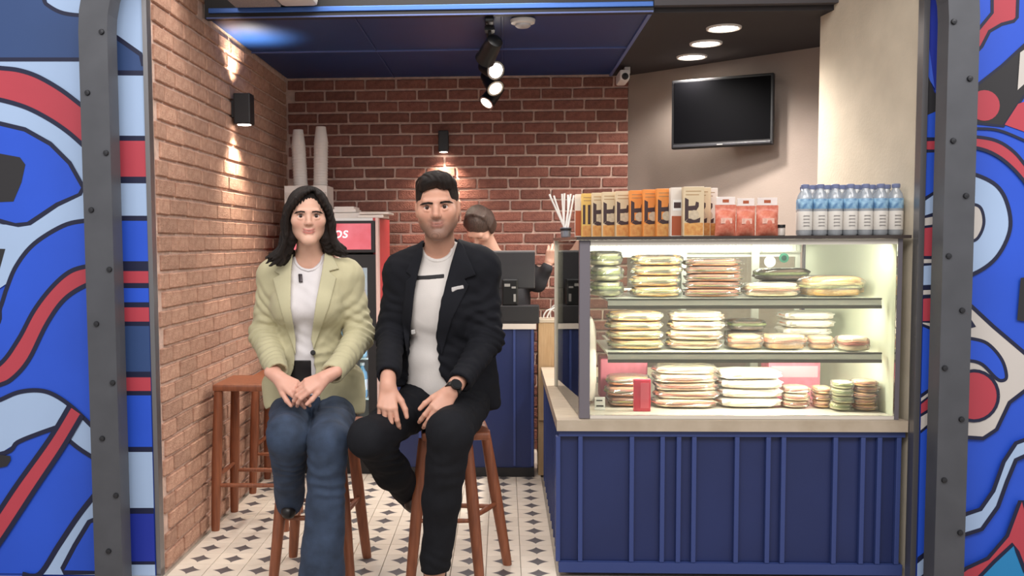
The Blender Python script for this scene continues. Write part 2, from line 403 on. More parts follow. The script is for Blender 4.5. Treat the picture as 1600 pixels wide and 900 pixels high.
# strip between the left post and the brick wall
m = Mural(0, 0)
X0, X1 = 325, 520
def strip(col, y0, y1, d=0): m.fill(col, [(X0, y0+d), (X1, y0), (X1, y1), (X0, y1+d)])
strip('l', -80, 235); m.fill('s', [(X0, 100), (365, 115), (440, 170), (X1, 200), (X1, 226), (X0, 226)]); m.stroke([(X0, 95), (365, 117), (440, 170), (X1, 205)], 14, smooth=False)
strip('k', 220, 236); strip('l', 236, 426); strip('k', 424, 440); strip('r', 440, 552); strip('k', 552, 573); strip('l', 573, 676); strip('k', 674, 692); strip('b', 690, 818); strip('k', 816, 847)
strip('r', 847, 886); strip('k', 884, 902); strip('b', 900, 946); strip('k', 944, 962); strip('r', 960, 1005); strip('k', 1004, 1020); strip('s', 1018, 1162)
strip('k', 1160, 1180); strip('r', 1178, 1222); strip('k', 1220, 1236); strip('b', 1234, 1398); strip('k', 1394, 1412); strip('l', 1410, 1586); strip('k', 1584, 1604); strip('n', 1602, 1752); strip('k', 1750, 1762); strip('l', 1760, 1900)
m.done(wfl)
# right of the opening: strip, then the field right of the post
m = Mural(1400, 0)
X0, X1 = 20, 165
def sl(col, l0, r0, l1, r1): m.fill(col, [(X0, l0+(l0-r0)*.3), (X1, r0-(l0-r0)*.5), (X1, r1-(l1-r1)*.5), (X0, l1+(l1-r1)*.3)])
sl('n', -80, -80, 300, 300); m.fill('m', [(X0, 80), (58, 130), (122, 285), (X1, 330), (X1, 350), (X0, 240)]); m.fill('d', [(X0, 190), (48, 232), (120, 290), (X1, 310), (X1, 340), (120, 350), (X0, 362)])
sl('b', 360, 350, 432, 432); m.fill('b', [(X0, 362), (120, 350), (X1, 345), (X1, 432), (X0, 432)]); sl('k', 430, 430, 442, 442); sl('r', 442, 440, 470, 468); sl('k', 468, 468, 480, 478); sl('b', 478, 476, 612, 585); sl('k', 608, 582, 622, 592); sl('l', 620, 590, 672, 658); sl('k', 670, 655, 682, 674); sl('c', 680, 672, 706, 698); sl('k', 704, 698, 714, 708)
sl('r', 712, 706, 802, 800); sl('k', 800, 800, 812, 812); sl('c', 810, 810, 826, 822); sl('k', 822, 820, 832, 830); sl('l', 830, 826, 892, 890); sl('k', 890, 888, 908, 906)
sl('c', 906, 904, 922, 920); sl('k', 920, 918, 934, 930); sl('r', 932, 928, 1004, 1002); sl('k', 1002, 1000, 1012, 1012); sl('c', 1008, 1012, 1018, 1036); sl('k', 1016, 1034, 1028, 1050)
sl('b', 1026, 1048, 1222, 1186); sl('k', 1218, 1182, 1232, 1194); sl('c', 1230, 1192, 1242, 1202); sl('k', 1240, 1200, 1250, 1210); sl('r', 1248, 1206, 1282, 1250); sl('k', 1280, 1248, 1292, 1260); sl('c', 1290, 1258, 1330, 1286); sl('k', 1328, 1284, 1340, 1296)
sl('b', 1338, 1294, 1726, 1682); sl('k', 1722, 1678, 1742, 1692); sl('l', 1740, 1690, 1790, 1742); sl('k', 1788, 1740, 1802, 1752); sl('b', 1800, 1750, 1900, 1900)
m.done(wfr)
m = Mural(1400, 0)
m.fill('r', [(300, -60), (372, -60), (380, 0), (378, 55), (368, 66), (330, 76), (292, 98), (268, 145), (240, 175), (200, 180), (200, 120), (255, 95), (300, 40)], line=10)
m.fill('d', [(180, 300), (245, 272), (330, 205), (400, 140), (460, 100), (460, 330), (400, 300), (335, 395), (250, 385), (180, 380)], line=8)
m.fill('r', [(275+48*math.cos(a*PI/12), 330+48*math.sin(a*PI/12)) for a in range(24)])
m.fill('r', [(460, 300), (400, 318), (380, 325), (338, 390), (400, 412), (460, 430)])
m.fill('c', [(386, 165), (400, 155), (460, 150), (460, 300), (400, 262), (378, 282)])
m.stroke([(180, 402), (250, 402), (320, 408), (400, 440), (460, 470)], 8)
m.band('r', [(180, 425), (245, 428), (310, 440), (360, 470), (400, 515), (460, 600)], [(180, 458), (245, 462), (300, 480), (350, 515), (400, 570), (460, 660)], 10)
m.fill('l', [(180, 540), (240, 545), (310, 580), (345, 640), (352, 720), (310, 805), (240, 855), (180, 860)], True, 12)
m.fill('c', [(180, 635), (235, 638), (262, 652), (271, 695), (258, 735), (235, 754), (180, 760)], True, 9)
m.fill('d', [(385, 868), (460, 860), (460, 1010), (400, 1004), (374, 1000)])
m.fill('c', [(180, 910), (230, 955), (300, 1020), (400, 1105), (470, 1150), (470, 1170), (400, 1218), (350, 1256), (310, 1340), (268, 1368), (220, 1365), (180, 1350)], line=12)
m.fill('b', [(180, 1050), (225, 1056), (280, 1072), (325, 1122), (340, 1175), (325, 1188), (305, 1178), (265, 1138), (225, 1126), (180, 1130)], True, 10)
m.fill('k', [(225, 990), (245, 1020), (225, 1025)])
m.fill('r', [(238+76*math.cos(a*PI/14), 1235+78*math.sin(a*PI/14)) for a in range(28)], line=10)
m.fill('l', [(180, 1618), (215, 1602), (258, 1588), (298, 1530), (330, 1440), (368, 1382), (400, 1370), (470, 1360), (470, 1415), (400, 1420), (368, 1434), (340, 1502), (312, 1580), (262, 1650), (215, 1665), (180, 1680)], line=13)
m.fill('t', [(180, 1850), (250, 1802), (300, 1750), (356, 1695), (385, 1740), (400, 1800), (470, 1850)])
m.fill('r', [(180, 1795), (215, 1770), (280, 1740), (340, 1670), (380, 1562), (392, 1562), (410, 1630), (470, 1690), (470, 1870), (420, 1870), (395, 1780), (372, 1720), (358, 1696), (300, 1750), (250, 1802), (180, 1850)], line=12)
m.done(wfr)

# arched dark steel portal with bolts, standing off the painted wall
YP = 3.37
def portal():
    xl, xr = P(158, 500, YP).x, P(1494, 500, YP).x; hw = .0515; zt = 2.0; R_ = .49
    path = [(xl, -.012), (xl, zt)]
    for k in range(1, 13):
        a = PI-k*PI/24; path.append((xl+R_+R_*math.cos(a), zt+R_*math.sin(a)))
    for k in range(0, 13):
        a = PI/2-k*PI/24; path.append((xr-R_+R_*math.cos(a), zt+R_*math.sin(a)))
    path.append((xr, -.012))
    mb = MB(); vs = []; n = len(path)
    for i, (x, z) in enumerate(path):
        p0, p1 = path[max(i-1, 0)], path[min(i+1, n-1)]; tx, tz = p1[0]-p0[0], p1[1]-p0[1]; l = math.hypot(tx, tz); nx, nz = -tz/l, tx/l
        for w, y in ((hw, YP), (hw, YP+.085), (hw-.012, YP+.085), (hw-.012, YP+.012), (-hw+.012, YP+.012), (-hw+.012, YP+.085), (-hw, YP+.085), (-hw, YP)):
            vs.append((x+nx*w, y, z+nz*w))
    fs = [(i*8+k, i*8+(k+1) % 8, i*8+8+(k+1) % 8, i*8+8+k) for i in range(n-1) for k in range(8)]
    fs += [tuple(range(8)), tuple((n-1)*8+k for k in range(8))]
    mb.add(vs, fs)
    t = thing('portal_frame', 'dark grey riveted steel arch standing in front of the painted shop front', 'frame', (0, YP, 0))
    o = mb.build('arch', M_steel, t); o.location = (0, -YP, 0)
    b0 = None
    pts = [(159, 50), (137, 145), (166, 239), (143, 328), (172, 421), (151, 506), (182, 598), (160, 685), (190, 774), (170, 861), (1490, 34), (1515, 123), (1489, 220), (1509, 306), (1482, 400), (1503, 485), (1476, 575), (1502, 655), (1475, 750), (1500, 832)]
    bm_ = MB().lathe([(.0, -.006), (.0085, -.005), (.010, 0), (.010, .004)], 12, M=Matrix.Rotation(-PI/2, 3, 'X'))
    for q, (px, py) in enumerate(pts):
        p = P(px, py, YP); hx = xl if px < 800 else xr
        if b0 is None: b0 = o = bm_.build('bolt', mat('bolt_steel', '#38393d', .4, metal=.6), t, True)
        else: o = b0.copy(); COL.objects.link(o); o.parent = t
        x = hx+max(-.036, min(.036, p.x-hx)); o.location = (x, -.003, p.z)
portal()
# ------------------------------------------------------------------ lamps and ceiling things
M_lens = mat('lamp_lens', '#fff4e6', .3, emit=14)
M_lensdim = mat('lamp_lens_soft', '#fff4e6', .3, emit=3)
for q, (px, py) in enumerate([(1131, 43), (1103, 67), (1081, 88)]):
    p = PZ(px, py, ZC)
    t = thing('downlight', ('front', 'middle', 'rear')[q]+' of the three round downlights in the dark ceiling by the television', 'ceiling light', (p.x, p.y, ZC), group='downlights in the dark ceiling')
    MB().lathe([(.062, -.003), (.070, -.009), (.078, -.008), (.080, 0)], 28).build('rim', M_white, t, True)
    MB().lathe([(.0, -.007), (.060, -.006), (.064, -.004), (.064, -.001)], 28).build('lens', M_lens, t, True)
    spot('downlight_lamp', (p.x, p.y, ZC-.03), (p.x, p.y, 0), 62, 150, .9, (1, .93, .86), .05)
# track with four adjustable heads
M_blk = mat('black_metal', '#151517', .38, metal=.3)
M_bez = mat('bezel_silver', '#b9b6b2', .3, metal=.7)
tr = thing('track_light', 'black ceiling track with adjustable spotlight heads in the navy ceiling', 'track light', (-.06, 4.9, ZC))
MB().box(-.018, .018, -.68, .72, -.022, -.003, b=.003).build('rail', M_blk, tr)
def head(y, dz, aim, lit, L_=.13):
    # hangs from the rail; local to the track
    o = Vector((0, y, -.022)); piv = o+Vector((0, 0, -dz)); d = Vector(aim).normalized()
    mb = MB().tube([o, piv], .007, 8); mb.box(-.022, .022, y-.03, y+.03, -.038, -.022)
    mb.tube([piv+Vector((-.045, 0, 0)), piv+Vector((.045, 0, 0))], .006, 8)
    M = d.to_track_quat('Z', 'Y').to_matrix()
    mb.lathe([(.025, -L_*.55), (.036, -L_*.5), (.040, -.02), (.043, L_*.3), (.047, L_*.45), (.044, L_*.45)], 20, piv, M=M)
    h = mb.build('spot_head', M_blk, tr, True)
    MB().lathe([(.0, L_*.40), (.040, L_*.40), (.043, L_*.452), (.040, L_*.454)], 20, piv, M=M).build('bezel', M_bez, h, True)
    MB().lathe([(.0, L_*.456), (.034, L_*.456), (.034, L_*.43)], 20, piv, M=M).build('lens', M_lens if lit else M_lensdim, h, True)
    return piv
head(-.55, .10, (-.25, .5, -.35), 0); head(-.28, .13, (.38, -.75, -.30), 1); head(.05, .14, (.30, -.55, -.55), 0); head(.33, .165, (-.50, -.40, -.70), 0)
spot('track_lamp', (-.02, 4.55, 1.99), (.5, 3.3, .9), 26, 75, .6, (1, .93, .85), .04)
spot('track_lamp', (-.1, 4.97, 1.9), (-.9, 3.9, 0), 18, 80, .6, (1, .9, .8), .04)
spot('track_lamp', (-.09, 5.2, 1.85), (-.2, 4.2, 0), 26, 95, .7, (1, .92, .85), .04)

p = PZ(817, 30, ZC)
t = thing('smoke_detector', 'round white smoke detector on the navy ceiling', 'detector', (p.x, p.y, ZC))
MB().lathe([(.052, 0), (.055, -.004), (.052, -.018), (.036, -.022)], 24).build('base', M_white, t, True)
MB().lathe([(.034, -.020), (.034, -.030), (.026, -.036), (.0, -.037)], 24).build('cap', mat('grey_plastic', '#b5b3b5', .4), t, True)
p = P(977, 119, 5.45)
t = thing('security_camera', 'small white security camera at the top of the brick wall', 'camera', (p.x, p.y, p.z))
MB().box(-.035, .02, -.045, .16, -.028, .03, b=.012).build('housing', M_white, t, True)
MB().lathe([(.0, .058), (.014, .056), (.019, .045), (.019, .03)], 16, (-.006, .0, -.008), M=Matrix.Rotation(PI/2, 3, 'X')).build('lens', M_black, t, True)
MB().box(.0, .03, .02, .08, .02, ZC-p.z-.002).build('bracket', M_white, t)
# white air unit at the upper edge of the picture, under the front ceiling
t = thing('ceiling_air_unit', 'white ceiling air unit with grey grille above the navy panels', 'air unit', (-.98, 4.02, 2.318))
MB().box(-.17, .03, -.2, .14, -.055, .45, b=.008).build('grille', mat('grille_grey', '#8f8d90', .6, var=.25, scale=160), t)
MB().box(.032, .19, -.2, .14, -.055, .45, b=.02).build('cover', M_white, t, True)

# sconces
def sconce(loc, rz, h, r, label, up):
    t = thing('wall_sconce', label, 'wall lamp', loc, rz)
    MB().box(-r, r, -.004-r*2.1, -.012, -h/2, h/2, b=.006).build('shade', M_black, t)
    MB().box(-.03, .03, -.014, .0, -.04, .04).build('mount', M_black, t)
    MB().lathe([(.0, -h/2-.002), (r*.75, -h/2-.002), (r*.75, -h/2+.004)], 16, (0, -.008-r*1.05, 0)).build('lens', M_lens, t)
    if up: MB().lathe([(.0, h/2-.003), (r*.75, h/2-.003), (r*.75, h/2-.006)], 16, (0, -.008-r*1.05, 0)).build('lens', M_lens, t)
    return t
p = PXc(378, 171, -1.25)
sconce((XL+.013, p.y, p.z), PI/2, .145, .042, 'black box sconce shining up and down the left brick wall', True)
SX = XL+.013+.075
spot('sconce_lamp', (SX, p.y, p.z+.09), (SX-.02, p.y, 3), 26, 110, 1, (1, .86, .68), .03)
spot('sconce_lamp', (SX, p.y, p.z-.09), (SX-.02, p.y, 0), 30, 115, 1, (1, .86, .68), .03)
p = P(693, 221, YB-.05)
sconce((p.x, YB-.012, p.z), 0, .125, .03, 'slim black sconce shining down the back brick wall', False)
spot('sconce_lamp', (p.x, YB-.085, p.z-.08), (p.x, YB-.06, 0), 26, 120, 1, (1, .84, .66), .015)

# television on the slanted wall
pl, pr = P(1050, 182, 5.28), P(1209, 168, 5.06)
c = (pl+pr)/2; w = (Vector((pr.x, pr.y))-Vector((pl.x, pl.y))).length; rz = math.atan2(pr.y-pl.y, pr.x-pl.x)
hh = 106/1500*5.17
t = thing('television', 'flat black television hung on the slanted grey wall', 'television', (c.x, c.y, c.z), rz)
MB().box(-w/2, w/2, -.012, .03, -hh/2, hh/2, b=.006).build('housing', mat('tv_plastic', '#101013', .5), t)
MB().box(-w/2+.014, w/2-.014, -.0145, -.0115, -hh/2+.03, hh/2-.014).build('screen', mat('tv_screen', '#060608', .5, spec=.03), t)
MB().box(-w/2+.01, w/2-.01, -.018, -.011, -hh/2+.006, -hh/2+.02, b=.003).build('lower_bezel', mat('tv_bezel', '#2a2a2e', .3), t)
MB().box(-.02, .01, -.0195, -.0178, -hh/2+.010, -hh/2+.015).build('maker_mark', M_bez, t)
MB().box(-.02, .05, .03, .14, -.05, .05).build('bracket', M_black, t)

# ------------------------------------------------------------------ counters
M_navy2 = mat('navy_board', '#1e2b5a', .42, var=.10, scale=3)
M_navyslat = mat('navy_slat', '#34447c', .4)
def wood_top():
    m = mat('oak_laminate', '#bcae9c', .45, col2='#a89985', scale=9, stretch=(1, 9, 1)); return m
M_oak = wood_top()
M_wood = mat('stool_walnut', '#7a4630', .42, col2='#96593c', scale=10, stretch=(9, 9, 1))
ct = thing('display_counter', 'navy panelled counter with a pale wood top under the food case', 'counter', (.2, 3.55, 0))
def at(o, x, y, z=0): o.location = Vector((x, y, z))-Vector(o.parent.location); return o
O = Vector((-.2, -3.55, 0))
def shift(mb, off): mb.v = [tuple(Vector(v)+off) for v in mb.v]; return mb
body = [(.225, 3.60), (1.474, 3.60), (1.368, 4.34), (1.368, 5.06), (.225, 5.06)]
shift(MB().prism(body, .03, .55, lambda u, v, h: (u, v, h)), O).build('carcass', M_navy2, ct)
top = [(.196, 3.55), (1.480, 3.55), (1.480, 3.556), (1.378, 4.325), (1.376, 5.08), (.196, 5.08)]
shift(MB().prism(top, .548, .589, lambda u, v, h: (u, v, h)), O).build('worktop', M_oak, ct)
shift(MB().box(.205, 1.478, 3.568, 3.60, .525, .547), O).build('rail', M_navyslat, ct)
shift(MB().box(.205, 1.478, 3.568, 3.60, .005, .045), O).build('rail', M_navyslat, ct)
sl_px = [872, 907, 987.5, 1035.5, 1061, 1085, 1152, 1201, 1225, 1306, 1349, 1375, 1405]
xs = [P(x, 700, 3.57).x for x in sl_px]
for x in xs:
    shift(MB().box(x-.0085, x+.0085, 3.570, 3.599, .046, .524, b=.002), O).build('slat', M_navyslat, ct)
for a_, b_ in zip(xs[:-1], xs[1:]):
    shift(MB().box(a_+.009, b_-.009, 3.590, 3.5995, .047, .523), O).build('panel', M_navy2, ct)
for q in range(12):
    y = 3.63+q*.12
    shift(MB().box(.205, .2245, y-.009, y+.009, .01, .546, b=.002), O).build('slat', M_navyslat, ct)

bc = thing('service_counter', 'low navy counter with a white edge along the back brick wall', 'counter', (-.2, 5.08, 0))
O2 = Vector((.2, -5.08, 0))
zt = P(812, 506, 5.06).z
shift(MB().box(-.60, .160, 5.075, 5.27, .02, zt-.03), O2).build('carcass', M_navy2, bc)
shift(MB().box(-.62, .170, 5.055, 5.29, zt-.028, zt), O2).build('worktop', mat('pale_worktop', '#cfc6bd', .4), bc)
for x in (-.45, -.2, .055, .15):
    shift(MB().box(x-.006, x+.006, 5.064, 5.0745, .06, zt-.03), O2).build('slat', M_navyslat, bc)
shift(MB().box(-.60, .160, 5.066, 5.0745, .0, .05), O2).build('plinth', M_black, bc)

sb = thing('wooden_end_cabinet', 'pale wooden cabinet end standing behind the display counter', 'cabinet', (.2, 5.09, 0))
M_oak2 = mat('oak_panel', '#b89a76', .5, col2='#a88862', scale=10, stretch=(8, 8, 1))
z0, z1 = .592, P(868, 503, 5.09).z
x0, x1, x2 = P(841, 530, 5.09).x, P(868.5, 530, 5.09).x, P(905, 530, 5.09).x
for a_, b_ in ((x0, x1), (x1, x2)):
    MB().box(a_-.2+.001, b_-.2-.001, 0, .016, .3, z1-.004, b=.002).build('panel', M_oak2, sb)
MB().box(x0-.2, x2-.2, .017, .16, .0, z1-.004).build('carcass', M_oak2, sb)
MB().box(x0-.203, x2-.197, -.003, .165, z1-.003, z1+.012).build('top', M_oak, sb)

# ------------------------------------------------------------------ fridge
M_red = mat('fridge_red', '#c2464c', .35, var=.12, scale=5)
fr = thing('drinks_fridge', 'red drinks fridge with a lit red sign and black door against the brick wall', 'fridge', (-.93, 5.36, 0))
fx0, fx1, fy0, fy1, fh = -.26, .262, -.27, .26, 1.385
MB().box(fx0, fx0+.03, fy0+.03, fy1, .05, fh).build('side_wall', M_red, fr)
MB().box(fx1-.03, fx1, fy0+.03, fy1, .05, fh).build('side_wall', M_red, fr)
MB().box(fx1-.012, fx1+.002, fy0-.004, fy0+.06, .05, fh).build('edge_trim', mat('pale_trim', '#d8b9b2', .3), fr)
MB().box(fx0+.03, fx1-.03, fy1-.04, fy1, .05, fh).build('back_wall', mat('fridge_liner', '#cfd6da', .4), fr)
MB().box(fx0+.03, fx1-.03, fy0+.03, fy1-.04, fh-.04, fh).build('roof', M_white, fr)
MB().box(fx0+.03, fx1-.03, fy0+.03, fy1-.04, .0, .22).build('base', M_black, fr)
MB().box(fx0+.03, fx1-.03, fy0+.03, fy1-.04, 1.15, 1.17).build('ceiling_board', MATS['fridge_liner'], fr)
hs_ = MB().box(fx0+.005, fx1-.016, fy0-.01, fy0+.03, 1.20, fh-.015, b=.004).build('sign_box', M_black, fr)
MB().box(fx0+.02, fx1-.035, fy0-.0125, fy0-.0102, 1.217, fh-.030).build('sign_face', mat('lit_sign', '#b9424e', .3, emit=.4, col2='#cc707c', scale=6), hs_)
def text(s, size, name, m, parent, loc, rot=(PI/2, 0, 0), ext=.0006, shear=0.):
    cu = bpy.data.curves.new(name, 'FONT'); cu.body = s; cu.size = size; cu.extrude = ext; cu.align_x = 'CENTER'; cu.align_y = 'CENTER'; cu.shear = shear
    tmp = bpy.data.objects.new(name, cu); COL.objects.link(tmp)
    dg = bpy.context.evaluated_depsgraph_get(); me = bpy.data.meshes.new_from_object(tmp.evaluated_get(dg)); bpy.data.objects.remove(tmp)
    me.materials.clear(); me.materials.append(m)
    o = bpy.data.objects.new(name, me); COL.objects.link(o); o.parent = parent; o.location = loc; o.rotation_euler = rot; return o
text('los', .085, 'lettering', mat('sign_white', '#f4e6e8', .4, emit=.8), hs_, (.055, fy0-.0135, 1.305), shear=.2)
dr = MB()
dr.box(fx0+.004, fx0+.05, fy0-.006, fy0+.028, .1, 1.19); dr.box(fx1-.058, fx1-.014, fy0-.006, fy0+.028, .1, 1.19)
dr.box(fx0+.05, fx1-.058, fy0-.006, fy0+.028, 1.12, 1.19); dr.box(fx0+.05, fx1-.058, fy0-.006, fy0+.028, .1, .2)
door = dr.build('door', M_black, fr)
MB().box(fx0+.05, fx1-.058, fy0+.008, fy0+.014, .2, 1.12).build('glass_pane', clearmat('clear_glass', '#f0faf8', .05), door)
MB().box(fx0+.015, fx0+.03, fy0-.03, fy0-.005, .5, .9, b=.004).build('handle', M_alu, door)
for z in (.40, .62, .84):
    MB().box(fx0+.031, fx1-.031, fy0+.06, fy1-.045, z, z+.008).build('shelf', M_white, fr)
MB().tube([(fx1-.045, fy0+.045, .25), (fx1-.045, fy0+.045, 1.13)], .008, 8).build('light_tube', mat('cold_tube', '#e8f4ff', .3, emit=6), fr)
area('fridge_lamp', (-.93, 5.13, 1.13), (-.93, 5.3, .3), .35, .1, 3, (.85, .95, 1))
# drinks in the fridge
def can_proto(name, label, col, r, h, group):
    t = thing(name, label, 'bottle', (0, 0, 0), 0, group)
    a_ = MB().lathe([(r*.8, 0), (r, .006), (r, h*.62), (r*.9, h*.72), (r*.38, h*.86), (r*.38, h*.93)], 14).build('bottle_body', mat(name+'_body', col, .15), t, True)
    b_ = MB().lathe([(r*.45, h*.92), (r*.45, h), (.0, h)], 12).build('cap', mat('cap_white', '#e8e8ea', .4), t, True)
    c_ = MB().lathe([(r*1.01, h*.22), (r*1.02, h*.23), (r*1.02, h*.52), (r*1.01, h*.53)], 14).build('label_wrap', mat(name+'_label', '#dfe9ee', .4), t, True)
    return t, [(a_, []), (b_, []), (c_, [])]
pr_ = None
for li, z in enumerate((.408, .628, .848)):
    col = ('#7fb4d6', '#9fc7de', '#c9ced4')[li]
    pr_ = None
    for q in (3, 4, 5):
        loc = (-.93+fx0+.085+q*.066, 5.36+fy0+.10, z+.0005)
        lab = ('blue', 'light blue', 'grey')[li]+' drink bottle, '+{3: 'third from right', 4: 'second from right', 5: 'rightmost'}[q]+' on the '+('lowest', 'middle', 'top')[li]+' fridge shelf'
        g = 'bottles on the '+('lowest', 'middle', 'top')[li]+' fridge shelf'
        if pr_ is None:
            pr_, kids = can_proto('fridge_bottle_'+('cola', 'soda', 'water')[li] if False else 'drink_bottle', lab, col, .029, .19, g)
            kids[0][0].data.materials[0] = mat('drink_'+str(li), col, .15); pr_.location = loc
        else: dup(pr_, kids, loc, 0, lab)
# stacked paper cups and a carton on top of the fridge
zf = fh+.001
M_paper = mat('white_paper', '#ddd3cb', .7, var=.04, scale=20)
bx = thing('white_carton', 'open white carton of cups on top of the fridge', 'box', (P(483, 310, 5.35).x, 5.36, zf))
hw_ = 33/1500*5.35; hb = (338-287)/1500*5.33
m_ = MB().box(-hw_, hw_, -.10, .10, 0, .004)
for a_, b_, c_, d_ in ((-hw_, -hw_+.004, -.10, .10), (hw_-.004, hw_, -.10, .10), (-hw_+.004, hw_-.004, -.10, -.096), (-hw_+.004, hw_-.004, .096, .10)): m_.box(a_, b_, c_, d_, .004, hb)
m_.build('tray', M_paper, bx)
MB().box(-hw_+.003, hw_-.003, -.1015, -.1005, hb*.15, hb*.8).build('printed_side', mat('carton_print', '#cbbfb6', .7, var=.2, scale=60), bx)
cup_me = MB().lathe([(.027, .092), (.0285, .09), (.040, .004), (.0415, .003), (.0415, 0), (.039, 0), (.0265, .088), (0, .088)], 18)
cup_data = None
for px, n, z0, lean, wh in ((471, 27, .006, (-.02, .01), 'left tall stack of white paper cups on the fridge'), (498, 28, .006, (.012, 0), 'right tall stack of white paper cups on the fridge')):
    x = P(px, 300, 5.36).x; yy = 5.36+(.03 if n == 28 else -.03 if n == 8 else .02)
    st = thing('cup_stack', wh, 'cups', (x, yy, zf+z0), 0, 'stacks of paper cups in the carton')
    for k in range(n):
        if cup_data is None: o = cup_me.build('paper_cup', M_paper, st, True); cup_data = o.data
        else: o = bpy.data.objects.new('paper_cup', cup_data); COL.objects.link(o); o.parent = st
        o.location = (lean[0]*k/n, lean[1]*k/n, k*.0155*(1 if n > 8 else .8))
pb = thing('folded_packets', 'flat white paper packets piled on the right of the fridge top', 'packets', (P(560, 330, 5.3).x, 5.33, zf))
for q, (a_, b_, c_) in enumerate([(-.12, .02, .03), (-.13, .00, .05), (-.12, -.01, .064)]):
    MB().box(a_, b_, -.12, .08, c_-.03 if q == 0 else c_-.018, c_, b=.004).build('packet', M_paper, pb)
MB().box(.02, .16, -.20, .05, .0, .018, b=.004).build('packet', M_paper, pb)
MB().box(.03, .19, -.21, .03, .019, .03, b=.003).build('packet', M_paper, pb)

# ------------------------------------------------------------------ till on the service counter
po = thing('till_monitor', 'black till monitor seen from behind on the service counter', 'monitor', (P(800, 450, 5.18).x, 5.18, zt))
q0, q1 = P(764, 451, 5.17), P(836, 393, 5.17)
ox = po.location.x
MB().box(q0.x-ox, q1.x-ox, -.012, .012, q0.z-zt, q1.z-zt, b=.006).build('screen_back', mat('till_dark', '#2b2a2d', .4), po)
MB().box(q0.x-ox, q1.x-ox, -.013, .013, q1.z-zt-.001, q1.z-zt+.006).build('top_edge', mat('till_grey', '#8d8a8a', .3), po)
MB().box(-.03, .03, .013, .035, .0, q0.z-zt+.10, b=.004).build('stand', M_black, po)
MB().box(-.08, .06, .03, .09, .0, .02, b=.005).build('foot', M_black, po)
cd = thing('cash_drawer', 'black cash drawer under the till monitor', 'cash drawer', (P(812, 489, 5.12).x, 5.115, zt+.0005))
h_ = 28/1500*5.12
cdw = 30/1500*5.12
MB().box(-cdw, cdw, -.05, .045, .0, h_, b=.004).build('case', mat('drawer_black', '#222023', .45), cd)
MB().box(-cdw+.01, cdw-.01, -.054, -.05, .012, h_-.012).build('drawer_front', M_black, cd)
pt_ = thing('receipt_printer', 'small black receipt printer with shiny keys on the cash drawer', 'printer', (P(797, 470, 5.1).x, 5.1, zt+h_+.001))
MB().box(-.042, .042, -.03, .03, 0, .14, b=.008).build('body', M_blk, pt_)
MB().box(-.03, .0, -.033, -.029, .10, .115).build('key', M_bez, pt_); MB().box(.008, .03, -.033, -.029, .09, .10).build('key', M_bez, pt_)
MB().box(.018, .03, -.033, -.029, .02, .06).build('paper_slot', M_bez, pt_)
cb_ = MB()
for r0, x_, tl in ((.045, 0, .3), (.055, .03, -.4), (.035, -.03, .1)):
    cb_.tube([(x_+r0*math.cos(a*PI/10)+tl*.04*math.sin(a*PI/10), tl*.03*math.cos(a*PI/10), .0045+r0*abs(math.sin(a*PI/10))*1.3) for a in range(0, 11)], .0045, 7)
o = cb_.build('cable_loops', mat('cable_white', '#c9c4c0', .4), None, True); o.location = (P(868, 500, 5.13).x, 5.15, z1+.0125)
tag(o, 'tangle of white cables lying on the wooden cabinet end', 'cable')

# ------------------------------------------------------------------ stools
def stool(label, feet, seat_c, seat_w, rz, zs, shrink, rung_z, group=None, th=.03):
    cx = sum(f[0] for f in feet)/4; cy = sum(f[1] for f in feet)/4
    t = thing('bar_stool', label, 'stool', (cx, cy, 0), 0, group)
    tops = [((f[0]-cx)*shrink+seat_c[0]-cx, (f[1]-cy)*shrink+seat_c[1]-cy) for f in feet]
    bt = [(f[0]-cx, f[1]-cy) for f in feet]
    def on(k, z): s = z/(zs-th); return Vector((bt[k][0]+(tops[k][0]-bt[k][0])*s, bt[k][1]+(tops[k][1]-bt[k][1])*s, z))
    for k in range(4):
        MB().tube([on(k, 0), on(k, .02), on(k, .30), on(k, zs-th-.001)], [.017, .0185, .023, .019], 14).build('leg', M_wood, t, True)
    for k in range(4):
        z = rung_z[k]; a_, b_ = on(k, z), on((k+1) % 4, z); d_ = (b_-a_).normalized()
        MB().tube([a_+d_*.012, (a_+b_)/2, b_-d_*.012], [.008, .0105, .008], 10).build('rung', M_wood, t, True)
    m_ = MB().box(-seat_w/2, seat_w/2, -seat_w/2, seat_w/2, zs-th, zs, b=.010)
    R_ = Matrix.Rotation(rz, 4, 'Z'); off = Vector((seat_c[0]-cx, seat_c[1]-cy, 0)); m_.v = [tuple(R_ @ Vector(v)+off) for v in m_.v]
    m_.build('seat', M_wood, t); return t
stool('wooden bar stool under the man in the black suit', [(-.345, 3.425), (-.089, 3.433), (.012, 3.665), (-.25, 3.68)], (-.185, 3.55), .25, .1, .565, .62, (.235, .25, .235, .25))
stool('wooden bar stool under the woman in the green blazer', [(-.855, 3.444), (-.568, 3.452), (-.547, 3.735), (-.845, 3.735)], (-.705, 3.60), .31, 0, .565, .66, (.235, .25, .235, .25))
stool('nearer empty wooden stool standing along the brick wall', [(-1.262, 4.075), (-.955, 4.075), (-.955, 4.37), (-1.262, 4.37)], (-1.105, 4.22), .31, 0, P(380, 601, 4.07).z, .88, (.20, .22, .20, .235))
stool('farther empty wooden stool behind the first along the brick wall', [(-1.262, 4.70), (-.955, 4.70), (-.955, 5.0), (-1.262, 5.0)], (-1.10, 4.83), .31, 0, P(390, 587, 4.68).z, .88, (.20, .22, .20, .235))
